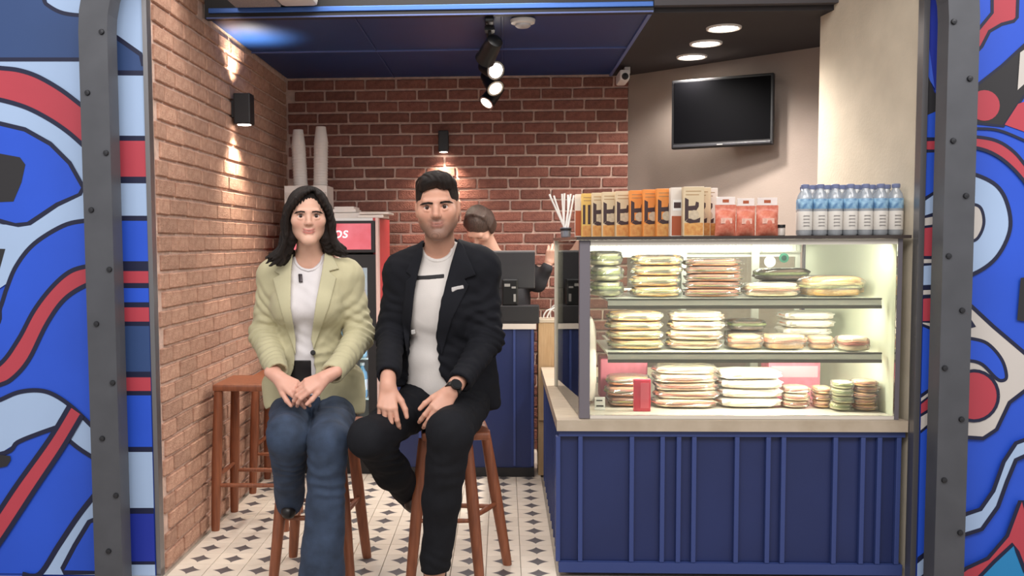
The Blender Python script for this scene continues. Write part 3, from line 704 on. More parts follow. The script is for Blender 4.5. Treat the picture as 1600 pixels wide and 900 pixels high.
# ------------------------------------------------------------------ glass food case on the counter
M_glass = clearmat('case_glass', '#f8fbf6', .06, .02)
M_post = mat('case_post', '#77727a', .4, metal=.4)
M_rail = mat('shelf_rail', '#d6d0c6', .35, metal=.1)
M_frame = mat('white_frame', '#d6d8cf', .4)
M_raildk = mat('shelf_rail_dark', '#6d665e', .4, metal=.5)
ZT = .590
ca = thing('food_display_case', 'glass food display case with two shelves on the wooden counter top', 'display case', (.9, 3.58, ZT))
OC = Vector((-.9, -3.58, -ZT))
def cp(mb, name, m, smooth=False, parent=None): return shift(mb, OC).build(name, m, parent or ca, smooth)
ztop = P(1100, 371, 3.56).z
fl_, fr_ = P(905, 500, 3.58).x, P(1407, 500, 3.58).x
cp(MB().box(fl_, fl_+.040, 3.575, 3.612, ZT, ztop-.008, b=.003), 'post', M_post)
cp(MB().box(fr_-.016, fr_, 3.575, 3.59, ZT, ztop-.008), 'post', M_post)
cp(MB().box(.232, .250, 4.40, 4.42, ZT, ztop-.008), 'post', mat('pale_edge', '#c9c3b6', .3))
cp(MB().box(1.352, 1.368, 4.40, 4.42, ZT, ztop-.008), 'post', M_post)
cp(MB().box(fl_+.041, fr_-.017, 3.577, 3.583, ZT+.014, ztop-.020), 'glass_pane', M_glass)
cp(MB().hexa([(fl_+.002, 3.614, ZT+.002), (fl_+.008, 3.614, ZT+.002), (.246, 4.398, ZT+.002), (.240, 4.398, ZT+.002), (fl_+.002, 3.614, ztop-.009), (fl_+.008, 3.614, ztop-.009), (.246, 4.398, ztop-.009), (.240, 4.398, ztop-.009)]), 'glass_pane', M_glass)
cp(MB().hexa([(fr_-.012, 3.592, ZT+.002), (fr_-.006, 3.592, ZT+.002), (1.366, 4.398, ZT+.002), (1.360, 4.398, ZT+.002), (fr_-.012, 3.592, ztop-.009), (fr_-.006, 3.592, ztop-.009), (1.366, 4.398, ztop-.009), (1.360, 4.398, ztop-.009)]), 'pier_stand_in', mat('pier_stand_in', '#c9cebd', .4))  # opaque pale sheet added for the bright pier seen through side glass
slab = [(.268, 3.556), (1.478, 3.556), (1.376, 4.32), (1.372, 4.45), (.225, 4.45)]
cp(MB().prism(slab, ztop-.007, ztop+.005, lambda u, v, h: (u, v, h)), 'top_slab', mat('slab_dark', '#3b3330', .25))
cp(MB().box(fl_+.041, fr_-.017, 3.576, 3.60, ztop-.028, ztop-.008), 'top_rail', M_rail)
cp(MB().box(fl_+.041, fr_-.017, 3.575, 3.60, ZT, ZT+.013), 'bottom_rail', mat('pale_rail', '#d3cbc0', .35))
deck = [(fl_+.045, 3.60), (fr_-.02, 3.60), (1.35, 4.39), (.26, 4.39)]
cp(MB().prism(deck, ZT, ZT+.012, lambda u, v, h: (u, v, h)), 'deck', mat('deck_steel', '#cfc9c0', .35, metal=.2))
ZS = []
for py in (468, 552):
    y0 = 3.64; p0, p1 = P(950, py, y0), P(1378, py, y0); z = p0.z; ZS.append(z)
    s = cp(MB().box(p0.x, p1.x-.03, y0+.012, 4.15, z-.008, z), 'shelf', mat('shelf_glass', '#c2c9c0', .2))
    cp(MB().box(p0.x, p1.x, y0-.001, y0+.012, z-.024, z-.004, b=.002), 'front_rail', M_rail, parent=s)
    cp(MB().box(p0.x, p1.x, y0-.002, y0+.013, z-.0035, z+.003), 'front_edge', M_raildk, parent=s)
    cp(MB().box(p0.x, p1.x, y0-.002, y0+.013, z-.036, z-.0245), 'lower_edge', M_raildk, parent=s)
    cp(MB().box(p0.x+.02, p1.x-.05, y0+.016, y0+.028, z-.020, z-.010), 'light_tube', mat('warm_tube', '#fff3dd', .3, emit=8), parent=s)
    l = area('shelf_lamp', ((p0.x+p1.x)/2, y0+.024, z-.030), ((p0.x+p1.x)/2, y0+.26, z-.25), p1.x-p0.x-.1, .03, 4.6, (1, .92, .80))
    for x in (p0.x+.06, p1.x-.09):
        cp(MB().box(x-.006, x+.006, 4.15, 4.40, z-.012, z-.004), 'bracket', M_rail, parent=s)
ZS.append(ZT+.012)
cp(MB().box(fl_+.06, fr_-.06, 3.602, 3.616, ztop-.018, ztop-.009), 'light_tube', MATS['warm_tube'])
cp(MB().box(.30, 1.30, 4.36, 4.375, ztop-.018, ztop-.009), 'light_tube', MATS['warm_tube'])  # extra tube, added to brighten the rear door frames
area('case_rear_fill', (.80, 4.35, ztop-.026), (.80, 4.38, .6), 1.0, .03, 2.2, (1, .95, .86))  # added fill light for the pale frames at the back
area('case_top_lamp', (.88, 3.625, ztop-.032), (.88, 3.88, ztop-.28), 1.05, .03, 4.6, (1, .94, .84))
# rear sliding doors with pale frames and a ribbed head
for a_, b_, y in ((.262, .83, 4.405), (.80, 1.345, 4.425)):
    m_ = MB()
    m_.box(a_, a_+.022, y, y+.014, ZT+.013, ztop-.066); m_.box(b_-.022, b_, y, y+.014, ZT+.013, ztop-.066)
    m_.box(a_+.022, b_-.022, y, y+.014, ztop-.085, ztop-.066); m_.box(a_+.022, b_-.022, y, y+.014, ZT+.013, ZT+.04)
    d_ = cp(m_, 'door_frame', M_frame)
    cp(MB().box(a_+.022, b_-.022, y+.005, y+.009, ZT+.04, ztop-.085), 'door_pane', M_glass, parent=d_)
hd = cp(MB().box(.262, 1.345, 4.41, 4.42, ztop-.065, ztop-.008), 'vent_head', M_frame)
m_ = MB()
for k in range(66):
    x = .275+k*.0162; m_.box(x, x+.008, 4.404, 4.41, ztop-.060, ztop-.012)
tag(cp(m_, 'rib', M_frame, parent=hd), kind='stuff')
cp(MB().box(1.12, 1.15, 4.38, 4.402, ZT+.013, ztop-.009), 'mullion', M_frame)
for px, py, r, mm in ((1203, 409, .026, M_white), (1225, 403, .022, mat('sticker_green', '#3f7a66', .5))):
    p = P(px, py, 4.40); M_ = Matrix.Rotation(PI/2, 3, 'X')
    st = shift(MB().lathe([(.0, -.0008), (r, -.0008), (r, .0008), (0, .0008)], 20, p, M=M_), OC).build('sticker', mm, ca)
    if mm is not M_white: shift(MB().lathe([(.0, .0009), (r*.55, .0009), (r*.55, .0016), (0, .0016)], 16, p, M=M_), OC).build('sticker_centre', mat('sticker_dark', '#27443d', .5), st)

# ------------------------------------------------------------------ food
def blob(lx, ly, lz, e=.45, n=20, k=10, noise=.0, seed=0, jit=0.):
    rr = np.random.RandomState(seed); ph = rr.rand(6)*6.28; mb = MB(); vs = []
    def sp(c, e): return math.copysign(abs(c)**e, c)
    for j in range(k+1):
        v = -PI/2+PI*j/k
        for i in range(n):
            u = 2*PI*i/n
            x = sp(math.cos(v), .42)*sp(math.cos(u), e); y = sp(math.cos(v), .42)*sp(math.sin(u), e); z = sp(math.sin(v), .62)
            w = 1+jit*(rr.rand()-.5)+noise*(math.sin(3*u+ph[0])*math.cos(2*v+ph[1])+.7*math.sin(5*u+ph[2]+3*v)+.5*math.sin(9*u+ph[3]))
            vs.append((x*lx/2*w, y*ly/2*w, lz/2+z*lz/2*(1+noise*.7*math.sin(4*u+ph[4]+v))))
    fs = [(j*n+i, j*n+(i+1) % n, (j+1)*n+(i+1) % n, (j+1)*n+i) for j in range(k) for i in range(n)]
    mb.add(vs, fs); return mb
M_film = clearmat('cling_film', '#ffffff', .05, .16, diffuse=.10, dcol='#f2efea')
M_filmw = clearmat('white_film', '#ffffff', .08, .2, diffuse=.62, dcol='#f5f1ea')
M_filmp = clearmat('pink_film', '#ffdfe4', .08, .2, diffuse=.38, dcol='#e0788c')
FOOD = {}
def bread(n, c1, c2): return mat(n, c1, .75, col2=c2, scale=26, bump=.3, bscale=90)
KINDS = {   # name: (bread, filling list, film)
 'pale': (bread('pale_bread', '#ecd2a8', '#f4e2c4'), [mat('ham', '#d08a6c', .6, var=.2), mat('cheese', '#e6cf96', .6)], M_film),
 'gold': (bread('golden_bread', '#d99c4c', '#eec484'), [mat('lettuce_pale', '#c3c389', .6, var=.25), mat('cheese', '#e6cf96', .6)], M_film),
 'toast': (bread('toasted_bread', '#b5622f', '#d68d55'), [mat('pickle', '#9a8a3a', .6, var=.2), mat('salami', '#9b4f3c', .6, var=.2)], M_film),
 'pink': (bread('pale_bread', '#ecd2a8', '#f4e2c4'), [mat('salami_pink', '#cc6f62', .6, var=.25), mat('ham', '#d08a6c', .6)], M_film),
 'white': (bread('pale_bread', '#ecd2a8', '#f4e2c4'), [mat('ham', '#d08a6c', .6)], M_filmw),
 'green': (bread('green_wrap', '#bdb78a', '#d6d0aa'), [mat('lettuce', '#8f9a5c', .6, var=.3)], M_film),
 'brown': (bread('dark_roll', '#6f5444', '#8d6f5c'), [mat('lettuce', '#8f9a5c', .6, var=.3)], M_film),
 'tan': (bread('tan_roll', '#dca566', '#ecc394'), [mat('ham', '#d08a6c', .6)], M_film),
}
def food(kind, name, label, x, y, z, lx, ly, lz, group=None, seed=0, rz=0.):
    key = (kind, round(lx, 2), seed % 3); br, fills, film = KINDS[kind]
    t = thing(name, label, 'sandwich', (x, y, z), rz, group)
    if key not in FOOD:
        rnd_ = lx < .14; e = .8 if rnd_ else .5; sd = seed % 3
        ms = []
        ms.append(('bread_bottom', blob(.94, .90, .40, e, noise=.03, seed=sd), br))
        nf = len(fills)
        for i, f in enumerate(fills):
            b_ = blob(.98, .95, .26/nf+.10, e, noise=.06, seed=sd+9+i); shift(b_, Vector((0, 0, .36+i*.24/nf))); ms.append(('filling', b_, f))
        b_ = blob(.93, .90, .42, e, noise=.05, seed=sd+3); shift(b_, Vector((0, 0, .56))); ms.append(('bread_top', b_, br))
        ms.append(('film', blob(1.03, 1.04, 1.0, .45, 26, 12, noise=.045, seed=sd+5, jit=.10), film))
        FOOD[key] = [(n_, m_, mm, None) for n_, m_, mm in ms]
        out = []
        for n_, m_, mm in ms:
            o = m_.build(n_, mm, t, n_ != 'film'); o.scale = (lx, ly, lz); out.append(o)
        FOOD[key] = out
    else:
        for o0 in FOOD[key]:
            o = o0.copy(); COL.objects.link(o); o.parent = t; o.scale = (lx, ly, lz)
    return t
LEV = {1: (ZS[0]+.0035, 468), 2: (ZS[1]+.0035, 552), 3: (ZS[2]+.004, 648)}
ORD = ['lowest', 'second', 'third', 'fourth', 'fifth', 'sixth']
def stack(lev, x0, x1, ytop, n, kind, Y, name, what, where, ly=.15, jit=.006, rz=0.):
    Y += 0 if x1 > 1300 and x0 > 1290 else .06 if Y < 3.8 else .10; z0 = LEV[lev][0]; xa, xb = P(x0, 500, Y).x, P(x1, 500, Y).x; zt_ = P((x0+x1)/2, ytop, Y-.05).z
    h = (zt_-z0)/n; rr = random.Random(int(x0*7+ytop))
    for k in range(n):
        pos = 'single' if n == 1 else ('top' if k == n-1 else 'bottom' if k == 0 else ORD[k])
        lab = ('%s %s' % (what, where)) if n == 1 else '%s %s, %s' % (what, where, pos)
        food(kind, name, lab, (xa+xb)/2+rr.uniform(-jit, jit), Y+rr.uniform(-jit, jit)+ly*.3, z0+k*h, xb-xa, ly, h*.99, None, rr.randrange(3), rz+rr.uniform(-.09, .09))
T, M2, B2 = 'on the top shelf', 'on the middle shelf', 'on the case floor'
stack(1, 926, 970, 392, 3, 'green', 3.74, 'lettuce_wrap', 'pale wrapped lettuce roll', 'at the left end of the top shelf', .16, rz=.2)
stack(1, 990, 1064, 398, 4, 'gold', 3.71, 'wrapped_sandwich', 'golden wrapped omelette sandwich', 'beside the lettuce rolls', .16)
stack(1, 1071, 1158, 404, 5, 'toast', 3.70, 'toasted_sandwich', 'orange brown toasted sandwich', 'left of centre on the top shelf', .14, .004)
stack(1, 1166, 1250, 442, 1, 'pale', 3.69, 'wrapped_sandwich', 'flat pale wrapped sandwich', 'on the top shelf before the round stickers', .14)
stack(1, 1184, 1262, 419, 2, 'brown', 3.90, 'dark_roll', 'dark brown wrapped roll', 'at the back of the top shelf', .15)
stack(1, 1258, 1350, 431, 1, 'gold', 3.70, 'wrapped_pastry', 'golden pastry in a clear pack', 'at the right end of the top shelf', .16)
stack(2, 952, 1036, 488, 4, 'gold', 3.70, 'wrapped_sandwich', 'golden wrapped sandwich', 'at the left end of the middle shelf', .15)
stack(2, 1048, 1130, 488, 4, 'pale', 3.70, 'wrapped_sandwich', 'pale wrapped sandwich', 'second from the left on the middle shelf', .15)
stack(2, 1137, 1190, 524, 1, 'tan', 3.70, 'wrapped_roll', 'small tan wrapped roll', 'in the middle of the middle shelf', .12)
stack(2, 1140, 1196, 500, 2, 'brown', 3.90, 'dark_roll', 'dark brown wrapped roll', 'at the back of the middle shelf', .14)
stack(2, 1196, 1258, 524, 1, 'tan', 3.69, 'wrapped_roll', 'long tan wrapped roll', 'right of the small roll on the middle shelf', .12)
stack(2, 1222, 1298, 488, 4, 'white', 3.87, 'paper_wrapped_sandwich', 'white paper wrapped sandwich', 'at the right back of the middle shelf', .16, .01)
stack(2, 1268, 1306, 527, 1, 'tan', 3.69, 'wrapped_roll', 'short round tan roll', 'before the white paper wraps', .11)
stack(2, 1314, 1358, 527, 1, 'pink', 3.69, 'wrapped_roll', 'pink filled wrapped roll', 'at the right end of the middle shelf', .11)
stack(3, 950, 1016, 590, 3, 'toast', 3.71, 'toasted_sandwich', 'reddish toasted sandwich', 'beside the red packet on the case floor', .14)
stack(3, 1026, 1122, 574, 5, 'pink', 3.69, 'wrapped_sandwich', 'pink filled wrapped sandwich', 'left of centre on the case floor', .15)
stack(3, 1128, 1222, 580, 4, 'white', 3.70, 'paper_wrapped_sandwich', 'white wrapped sandwich', 'in the centre of the case floor', .15)
stack(3, 1228, 1268, 607, 3, 'pink', 3.68, 'round_sandwich', 'pink filled round sandwich', 'right of the white wraps on the case floor', .11)
stack(3, 1276, 1302, 607, 3, 'tan', 3.68, 'round_sandwich', 'small tan round sandwich', 'left of the green ones on the case floor', .09)
stack(3, 1306, 1336, 599, 4, 'green', 3.68, 'round_sandwich', 'small green round sandwich', 'near the right end of the case floor', .09)
stack(3, 1338, 1374, 597, 5, 'tan', 3.68, 'round_sandwich', 'tan round sandwich', 'at the right end of the case floor', .10)
def pack(name, label, cat, px0, px1, py0, py1, Y, d, m, bev=.004, rz=0., z=None):
    a_, b_ = P(px0, py1, Y), P(px1, py0, Y); z_ = a_.z if z is None else z
    t = thing(name, label, cat, ((a_.x+b_.x)/2, Y+d/2, z_), rz); w_ = b_.x-a_.x; h = b_.z-z_
    MB().box(-w_/2, w_/2, -d/2, d/2, 0, h, b=bev).build('carton', m, t)
    return t, w_, h
z3 = LEV[3][0]-.0035
M_pink = mat('pink_card', '#cf7286', .5, var=.12, scale=30)
t, w_, h = pack('pink_carton', 'pink cardboard box at the back right of the case floor', 'box', 1200, 1282, 566, 640, 3.95, .12, M_pink, z=z3)
MB().box(-w_*.45, w_*.45, -.0615, -.0602, h*.6, h*.9).build('printed_band', mat('pink_light', '#e0a3b0', .5), t)
t, w_, h = pack('red_packet', 'red translucent packet standing left on the case floor', 'packet', 990, 1017, 593, 645, 3.665, .018, mat('red_packet', '#c8344b', .25, var=.1), .003, z=z3)
MB().box(-w_*.1, w_*.4, -.0105, -.0092, h*.1, h*.9).build('printed_band', mat('red_light', '#dc5f72', .3), t)
t, w_, h = pack('pink_packet', 'pink crinkled packet lying behind the red packet', 'packet', 938, 1012, 563, 584, 3.97, .10, M_pink, .006, z=z3+.10); t.location.z = z3
t.children[0].scale = (1, 1, 2.8)
for k, (px, py) in enumerate(((937, 615), (940, 636))):
    pass
pc = thing('price_card', 'small white price card at the left end of the case floor', 'card', (P(938, 640, 3.68).x, 3.70, z3))
MB().box(-.02, .02, -.002, .002, .004, .05).build('card', M_white, pc); MB().box(-.02, .02, -.01, .01, 0, .004).build('foot', M_white, pc)
MB().box(-.014, .014, -.0028, -.0021, .012, .018).build('printed_line', M_black, pc); MB().box(-.014, .010, -.0028, -.0021, .034, .039).build('printed_line', M_black, pc)
wb_ = blob(.066, .16, .34, .6, noise=.03, seed=4, jit=.03).build('white_paper_bag', M_paper, None, True); wb_.location = (.335, 3.86, LEV[3][0]+.004); tag(wb_, 'tall white paper bag standing at the left end of the case', 'bag')

# ------------------------------------------------------------------ on top of the case
ZU = ztop+.0055
# pasta boxes
BOXC = {'cream': mat('box_cream', '#cdb998', .5, var=.06), 'orange': mat('box_orange', '#dd8a3e', .5, var=.08), 'gold': mat('box_gold', '#d6b05e', .5), 'white': mat('box_white', '#d9cfc4', .5), 'pink': mat('box_pink', '#d3997f', .5)}
M_dk = mat('box_print_dark', '#3a2426', .5); M_pic = mat('box_food_photo', '#d9a860', .5, col2='#c07a3c', scale=60); M_rnd = mat('box_round_photo', '#bfae95', .5, var=.15, scale=80)
M_rust = mat('box_rust', '#a4502c', .5); M_thin = mat('box_thin_line', '#9c7a52', .5)
BW, BD, BH = .078, .046, .190
seq = [('white', 'thin white snack box with a red side at the far left end of the row'), ('gold', 'golden snack box with dark bars, second in the row on the case'),
       ('cream', 'cream snack box with a dark letter, right after the golden box'), ('cream', 'cream snack box with a dark letter, middle of the three cream boxes'), ('cream', 'cream snack box with a dark letter, just before the orange boxes'),
       ('orange', 'orange snack box, first of the three orange ones'), ('orange', 'orange snack box, second of the three orange ones'), ('orange', 'orange snack box, last of the three orange ones'),
       ('white', 'white and rust snack box turned sideways after the orange boxes'), ('cream', 'large cream snack box with a dark letter near the row end'),
       ('cream', 'cream snack box with narrow visible edge behind the row end'), ('white', 'last snack box at the right end, beside the red bags')]
pxl = [899, 909, 925, 941, 962, 984, 1005, 1026, 1048, 1068, 1079, 1090]
for q, (c_, lab) in enumerate(seq):
    f_ = q/11; Y = 4.26-.52*min(1, q/9) if q < 10 else 3.74+.055*(q-9)
    x = P(pxl[q], 340, Y).x+BW/2
    t = thing('snack_box', lab, 'box', (x, Y+BD/2, ZU), 0, 'snack boxes in a row on the case')
    MB().box(-BW/2, BW/2, -BD/2, BD/2, 0, BH, b=.0015).build('carton', BOXC[c_], t)
    y_ = -BD/2
    def pr(a_, b_, z0_, z1_, m, nm, lay=1): MB().box(-BW/2+a_*BW, -BW/2+b_*BW, y_-.0005*lay, y_+.0002, z0_*BH, z1_*BH).build(nm, m, t)
    if q == 0:
        pr(.0, .35, .04, .62, M_rust, 'printed_band'); continue
    if q == 8:
        pr(.05, .95, .02, .42, M_rust, 'printed_band'); pr(.15, .5, .58, .70, M_dk, 'emblem'); pr(.1, .6, .53, .75, M_white, 'label_patch', .6); continue
    pr(.10, .85, .90, .915, M_thin, 'printed_line'); pr(.10, .75, .83, .845, M_thin, 'printed_line')
    pr(.04, .96, .02, .27, M_pic, 'food_photo')
    if q == 1:
        for a_ in (.06, .34): pr(a_, a_+.14, .30, .74, M_dk, 'printed_bar')
        continue
    # the big letter: stem, arm and bowl, with a round photo inside
    mb = MB(); s_ = BW
    def wxy(u, v, h): return (-BW/2+u*BW, y_-h, v*BH)
    mb.prism([(.06, .30), (.24, .36), (.24, .74), (.06, .78)], 0, .0006, wxy)
    mb.prism([(.24, .52), (.62, .52), (.74, .60), (.74, .68), (.60, .70), (.56, .62), (.24, .61)], 0, .0006, wxy)
    mb.prism([(.10, .30), (.30, .26), (.80, .28), (.82, .38), (.62, .34), (.24, .36)], 0, .0007, wxy)
    mb.build('printed_letter', M_dk, t)
    MB().lathe([(0, -.0004), (BW*.24, -.0004), (BW*.24, .0012), (0, .0012)], 18, (-BW/2+.52*BW, y_, .43*BH), M=Matrix.Rotation(PI/2, 3, 'X')).build('round_photo', M_rnd, t)
# snack bags
M_bag = mat('snack_red', '#c4604a', .35, col2='#d88a72', scale=70)
def bag(label, px0, px1, ytop, Y):
    a_, b_ = P(px0, 340, Y).x, P(px1, 340, Y).x; w_ = b_-a_; h = P(px0, ytop, Y).z-ZU
    t = thing('snack_bag', label, 'snack bag', ((a_+b_)/2, Y, ZU), 0, 'red snack bags on the case')
    mb = MB(); n, k = 10, 14; vs = []
    for side in (-1, 1):
        for j in range(k+1):
            v = j/k
            for i in range(n+1):
                u = i/n; bul = (math.sin(PI*u)**.6)*(math.sin(PI*min(1, v/.8))**.6 if v < .8 else 0)*.026
                vs.append(((u-.5)*w_*(1-.04*math.sin(PI*v)), side*(bul+.0012+.0015*math.sin(9*u+5*v)*(bul > .004)), v*h*.80))
    fs = []
    for s_ in range(2):
        o_ = s_*(n+1)*(k+1)
        for j in range(k):
            for i in range(n): a0 = o_+j*(n+1)+i; fs.append((a0, a0+1, a0+n+2, a0+n+1))
    mb.add(vs, fs); mb.build('pouch', M_bag, t, 'all')
    MB().box(-w_*.44, w_*.44, -.002, .002, h*.80, h, b=.001).build('header_card', mat('header_card', '#e3d6d0', .4, var=.08), t)
    MB().box(-w_*.15, w_*.15, -.0027, -.0021, h*.86, h*.94).build('emblem', M_rust, t)
    MB().box(-w_*.28, w_*.25, -.0262, -.0245, h*.32, h*.46).build('printed_patch', mat('bag_print', '#e5b5a3', .5, var=.2, scale=60), t)
bag('red snack bag nearest the snack boxes', 1117, 1150, 308, 3.72)
bag('middle red snack bag of the three on the case', 1150, 1180, 310, 3.72)
bag('red snack bag nearest the small jar', 1181, 1216, 309, 3.72)
t = thing('small_jar', 'small white jar with a dark lid between snack bags and water bottles', 'jar', (P(1221, 360, 3.72).x, 3.72, ZU))
MB().lathe([(.012, 0), (.014, .002), (.014, .026), (.011, .03)], 16).build('glass', mat('jar_white', '#c9bfb6', .3), t, True)
MB().lathe([(.0145, .0305), (.0145, .042), (0, .042)], 16).build('lid', M_black, t, True)
# water bottles in rows
M_pet = clearmat('water_bottle_plastic', '#e9eef2', .12, .08, diffuse=.35, dcol='#dfe4ea')
wt = None
for r in range(3):
    for q in range(7 if r == 0 else 6):
        Y = 3.635+r*.0585; x = (1.118, 1.162, 1.150)[r]+q*.0552
        lab = 'small water bottle in the %s row on the case, %s' % (('front', 'middle', 'back')[r], ('leftmost', 'second from left', 'third from left', 'at the centre', 'third from right', 'second from right', 'rightmost')[q if r == 0 or q < 3 else q+1])
        if wt is None:
            wt = thing('water_bottle', lab, 'bottle', (x, Y, ZU), 0, 'water bottles on the case')
            R_ = .0272
            k_ = [(MB().lathe([(R_*.85, 0), (R_, .006), (R_*.96, .03), (R_, .06), (R_, .135), (R_*.85, .152), (.0125, .170), (.0125, .176)], 18).build('bottle_body', M_pet, wt, True), []),
                  (MB().lathe([(.0145, .174), (.0150, .176), (.0150, .187), (.013, .189), (0, .189)], 14).build('cap', mat('bottle_cap', '#6d7699', .4), wt, True), []),
                  (MB().lathe([(R_*1.01, .098), (R_*1.025, .099), (R_*1.025, .134), (R_*1.01, .135)], 18).build('blue_label', mat('bottle_label', '#2f6398', .4, col2='#a9d0e6', scale=45), wt, True), []),
                  (MB().lathe([(R_*1.01, .020), (R_*1.02, .021), (R_*1.02, .088), (R_*1.01, .089)], 18).build('white_label', mat('bottle_white_label', '#d4cfc8', .5), wt, True), [])]
            mm = MB()
            for z in (.034, .046, .058, .070): mm.box(-.012, .010, -R_*1.035-.0003, -R_*1.0, z, z+.004)
            k_.append((mm.build('printed_line', mat('label_text', '#8f8b88', .5), wt), []))
        else: dup(wt, k_, (x, Y, ZU), 0, lab)
# straws in a cup
t = thing('straw_cup', 'small clear cup holding white straws at the left end of the case top', 'cup', (P(884, 360, 4.25).x, 4.25, ZU))
MB().lathe([(.018, 0), (.021, .003), (.024, .045), (.0225, .045), (.019, .006), (0, .006)], 16).build('cup', clearmat('cup_clear', '#dfe3ea', .12, .05, diffuse=.3, dcol='#b9bcc6'), t, True)
MB().lathe([(.0225, .030), (.0245, .031), (.0250, .040), (.0235, .041)], 16).build('band', M_black, t, True)
for q, (px, py) in enumerate([(858, 304), (865, 306), (878, 303), (882, 302), (892, 303), (897, 305), (888, 304)]):
    p = P(px, py, 4.25)-t.location; b_ = Vector((.010*math.cos(q), .010*math.sin(q), .008))
    MB().tube([b_, (p.x, (q-3)*.006, p.z)], .0042, 7).build('straw', M_white, t, True)
# ------------------------------------------------------------------ people: grown as smooth distance fields, meshed with surface nets
ROTN = np.array(ROT)
def projn(X):
    q = (X-np.array([0, 0, CAMH])) @ ROTN
    return PX0+FPX*q[..., 0]/-q[..., 2], PY0-FPX*q[..., 1]/-q[..., 2]
def V(*a): return np.array(a, float)
def Pn(px, py, Y): return np.array(P(px, py, Y))
class Field:
    def __init__(s, lo, hi, h):
        s.lo = np.array(lo, float); s.h = h; s.n = np.ceil((np.array(hi)-s.lo)/h).astype(int)+1
        s.F = np.full(s.n, .5, np.float32); s.ax = [s.lo[i]+h*np.arange(s.n[i]) for i in range(3)]
    def sub(s, lo, hi):
        a = np.maximum(0, np.floor((lo-s.lo)/s.h).astype(int)); b = np.minimum(s.n, np.ceil((hi-s.lo)/s.h).astype(int)+1)
        if (b <= a).any(): return None, None
        sl = tuple(slice(a[i], b[i]) for i in range(3))
        return sl, (s.ax[0][sl[0]][:, None, None], s.ax[1][sl[1]][None, :, None], s.ax[2][sl[2]][None, None, :])
    def put(s, sl, d, k, cut=False):
        A = s.F[sl]; d = d.astype(np.float32)
        if cut: s.F[sl] = -s.smin(-A, d, k); return
        s.F[sl] = s.smin(A, d, k)
    @staticmethod
    def smin(a, b, k):
        if k <= 0: return np.minimum(a, b)
        h = np.maximum(k-np.abs(a-b), 0)/k; return np.minimum(a, b)-h*h*k*.25
    def cone(s, a, b, ra, rb, k=.02, cut=False):
        a, b = np.asarray(a, float), np.asarray(b, float); m = max(ra, rb)+k+.03
        sl, g = s.sub(np.minimum(a, b)-m, np.maximum(a, b)+m)
        if sl is None: return s
        ab = b-a; L2 = max(ab@ab, 1e-9); t = np.clip(((g[0]-a[0])*ab[0]+(g[1]-a[1])*ab[1]+(g[2]-a[2])*ab[2])/L2, 0, 1)
        d = np.sqrt((g[0]-a[0]-t*ab[0])**2+(g[1]-a[1]-t*ab[1])**2+(g[2]-a[2]-t*ab[2])**2)-(ra+(rb-ra)*t)
        s.put(sl, d if not cut else d, k, cut); return s
    def chain(s, pts, rs, k=.02):
        for i in range(len(pts)-1): s.cone(pts[i], pts[i+1], rs[i], rs[i+1], k)
        return s
    def ell(s, c, r, R=None, k=.02, cut=False):
        c = np.asarray(c, float); r = np.asarray(r, float); R = np.eye(3) if R is None else np.asarray(R); m = np.abs(R) @ r+k+.03
        sl, g = s.sub(c-m, c+m)
        if sl is None: return s
        x, y, z = g[0]-c[0], g[1]-c[1], g[2]-c[2]
        q = [(x*R[0, i]+y*R[1, i]+z*R[2, i])/r[i] for i in range(3)]
        k0 = np.sqrt(q[0]**2+q[1]**2+q[2]**2)+1e-6; k1 = np.sqrt((q[0]/r[0])**2+(q[1]/r[1])**2+(q[2]/r[2])**2)+1e-6
        s.put(sl, k0*(k0-1)/k1, k, cut); return s
    def grid(s):
        return np.stack(np.meshgrid(*s.ax, indexing='ij'), -1)
    def mesh(s):
        F = s.F; S = F < 0; n = np.array(F.shape)-1
        cnt = np.zeros(n, np.int8)
        offs = [(i, j, k) for i in (0, 1) for j in (0, 1) for k in (0, 1)]
        for o in offs: cnt += S[o[0]:o[0]+n[0], o[1]:o[1]+n[1], o[2]:o[2]+n[2]]
        act = (cnt > 0) & (cnt < 8); I = np.argwhere(act); vid = np.full(n, -1, np.int32); vid[act] = np.arange(len(I))
        c = np.stack([F[I[:, 0]+o[0], I[:, 1]+o[1], I[:, 2]+o[2]] for o in offs], 1).astype(float)
        acc = np.zeros((len(I), 3)); w = np.zeros(len(I))
        for a in range(8):
            for b in range(a+1, 8):
                if sum(abs(x-y) for x, y in zip(offs[a], offs[b])) != 1: continue
                m = (c[:, a] < 0) != (c[:, b] < 0); t = np.where(m, c[:, a]/np.where(m, c[:, a]-c[:, b], 1), 0)
                p = np.array(offs[a])[None]+t[:, None]*(np.array(offs[b])-np.array(offs[a]))[None]
                acc += p*m[:, None]; w += m
        v = s.lo+(I+acc/w[:, None])*s.h
        faces = []
        for ax in range(3):
            u, t = [(1, 2), (2, 0), (0, 1)][ax]
            sl0 = [slice(1, n[i]) for i in range(3)]; sl1 = list(sl0); sl0[ax] = slice(0, n[ax]); sl1[ax] = slice(1, n[ax]+1)
            A, B = S[tuple(sl0)], S[tuple(sl1)]; E = np.argwhere(A != B); fl = A[A != B]
            base = E.copy(); 
            for i in range(3):
                if i != ax: base[:, i] += 1
            def cell(du, dt):
                q = base.copy(); q[:, u] += du; q[:, t] += dt; return vid[q[:, 0], q[:, 1], q[:, 2]]
            f = np.stack([cell(-1, -1), cell(0, -1), cell(0, 0), cell(-1, 0)], 1)
            f[~fl] = f[~fl][:, ::-1]; faces.append(f)
        f = np.concatenate(faces); return v, f[(f >= 0).all(1)]
def vnormals(v, f):
    n = np.cross(v[f[:, 2]]-v[f[:, 0]], v[f[:, 3]]-v[f[:, 1]]); N = np.zeros_like(v)
    for i in range(4): np.add.at(N, f[:, i], n)
    return N/(np.linalg.norm(N, axis=1, keepdims=True)+1e-12)
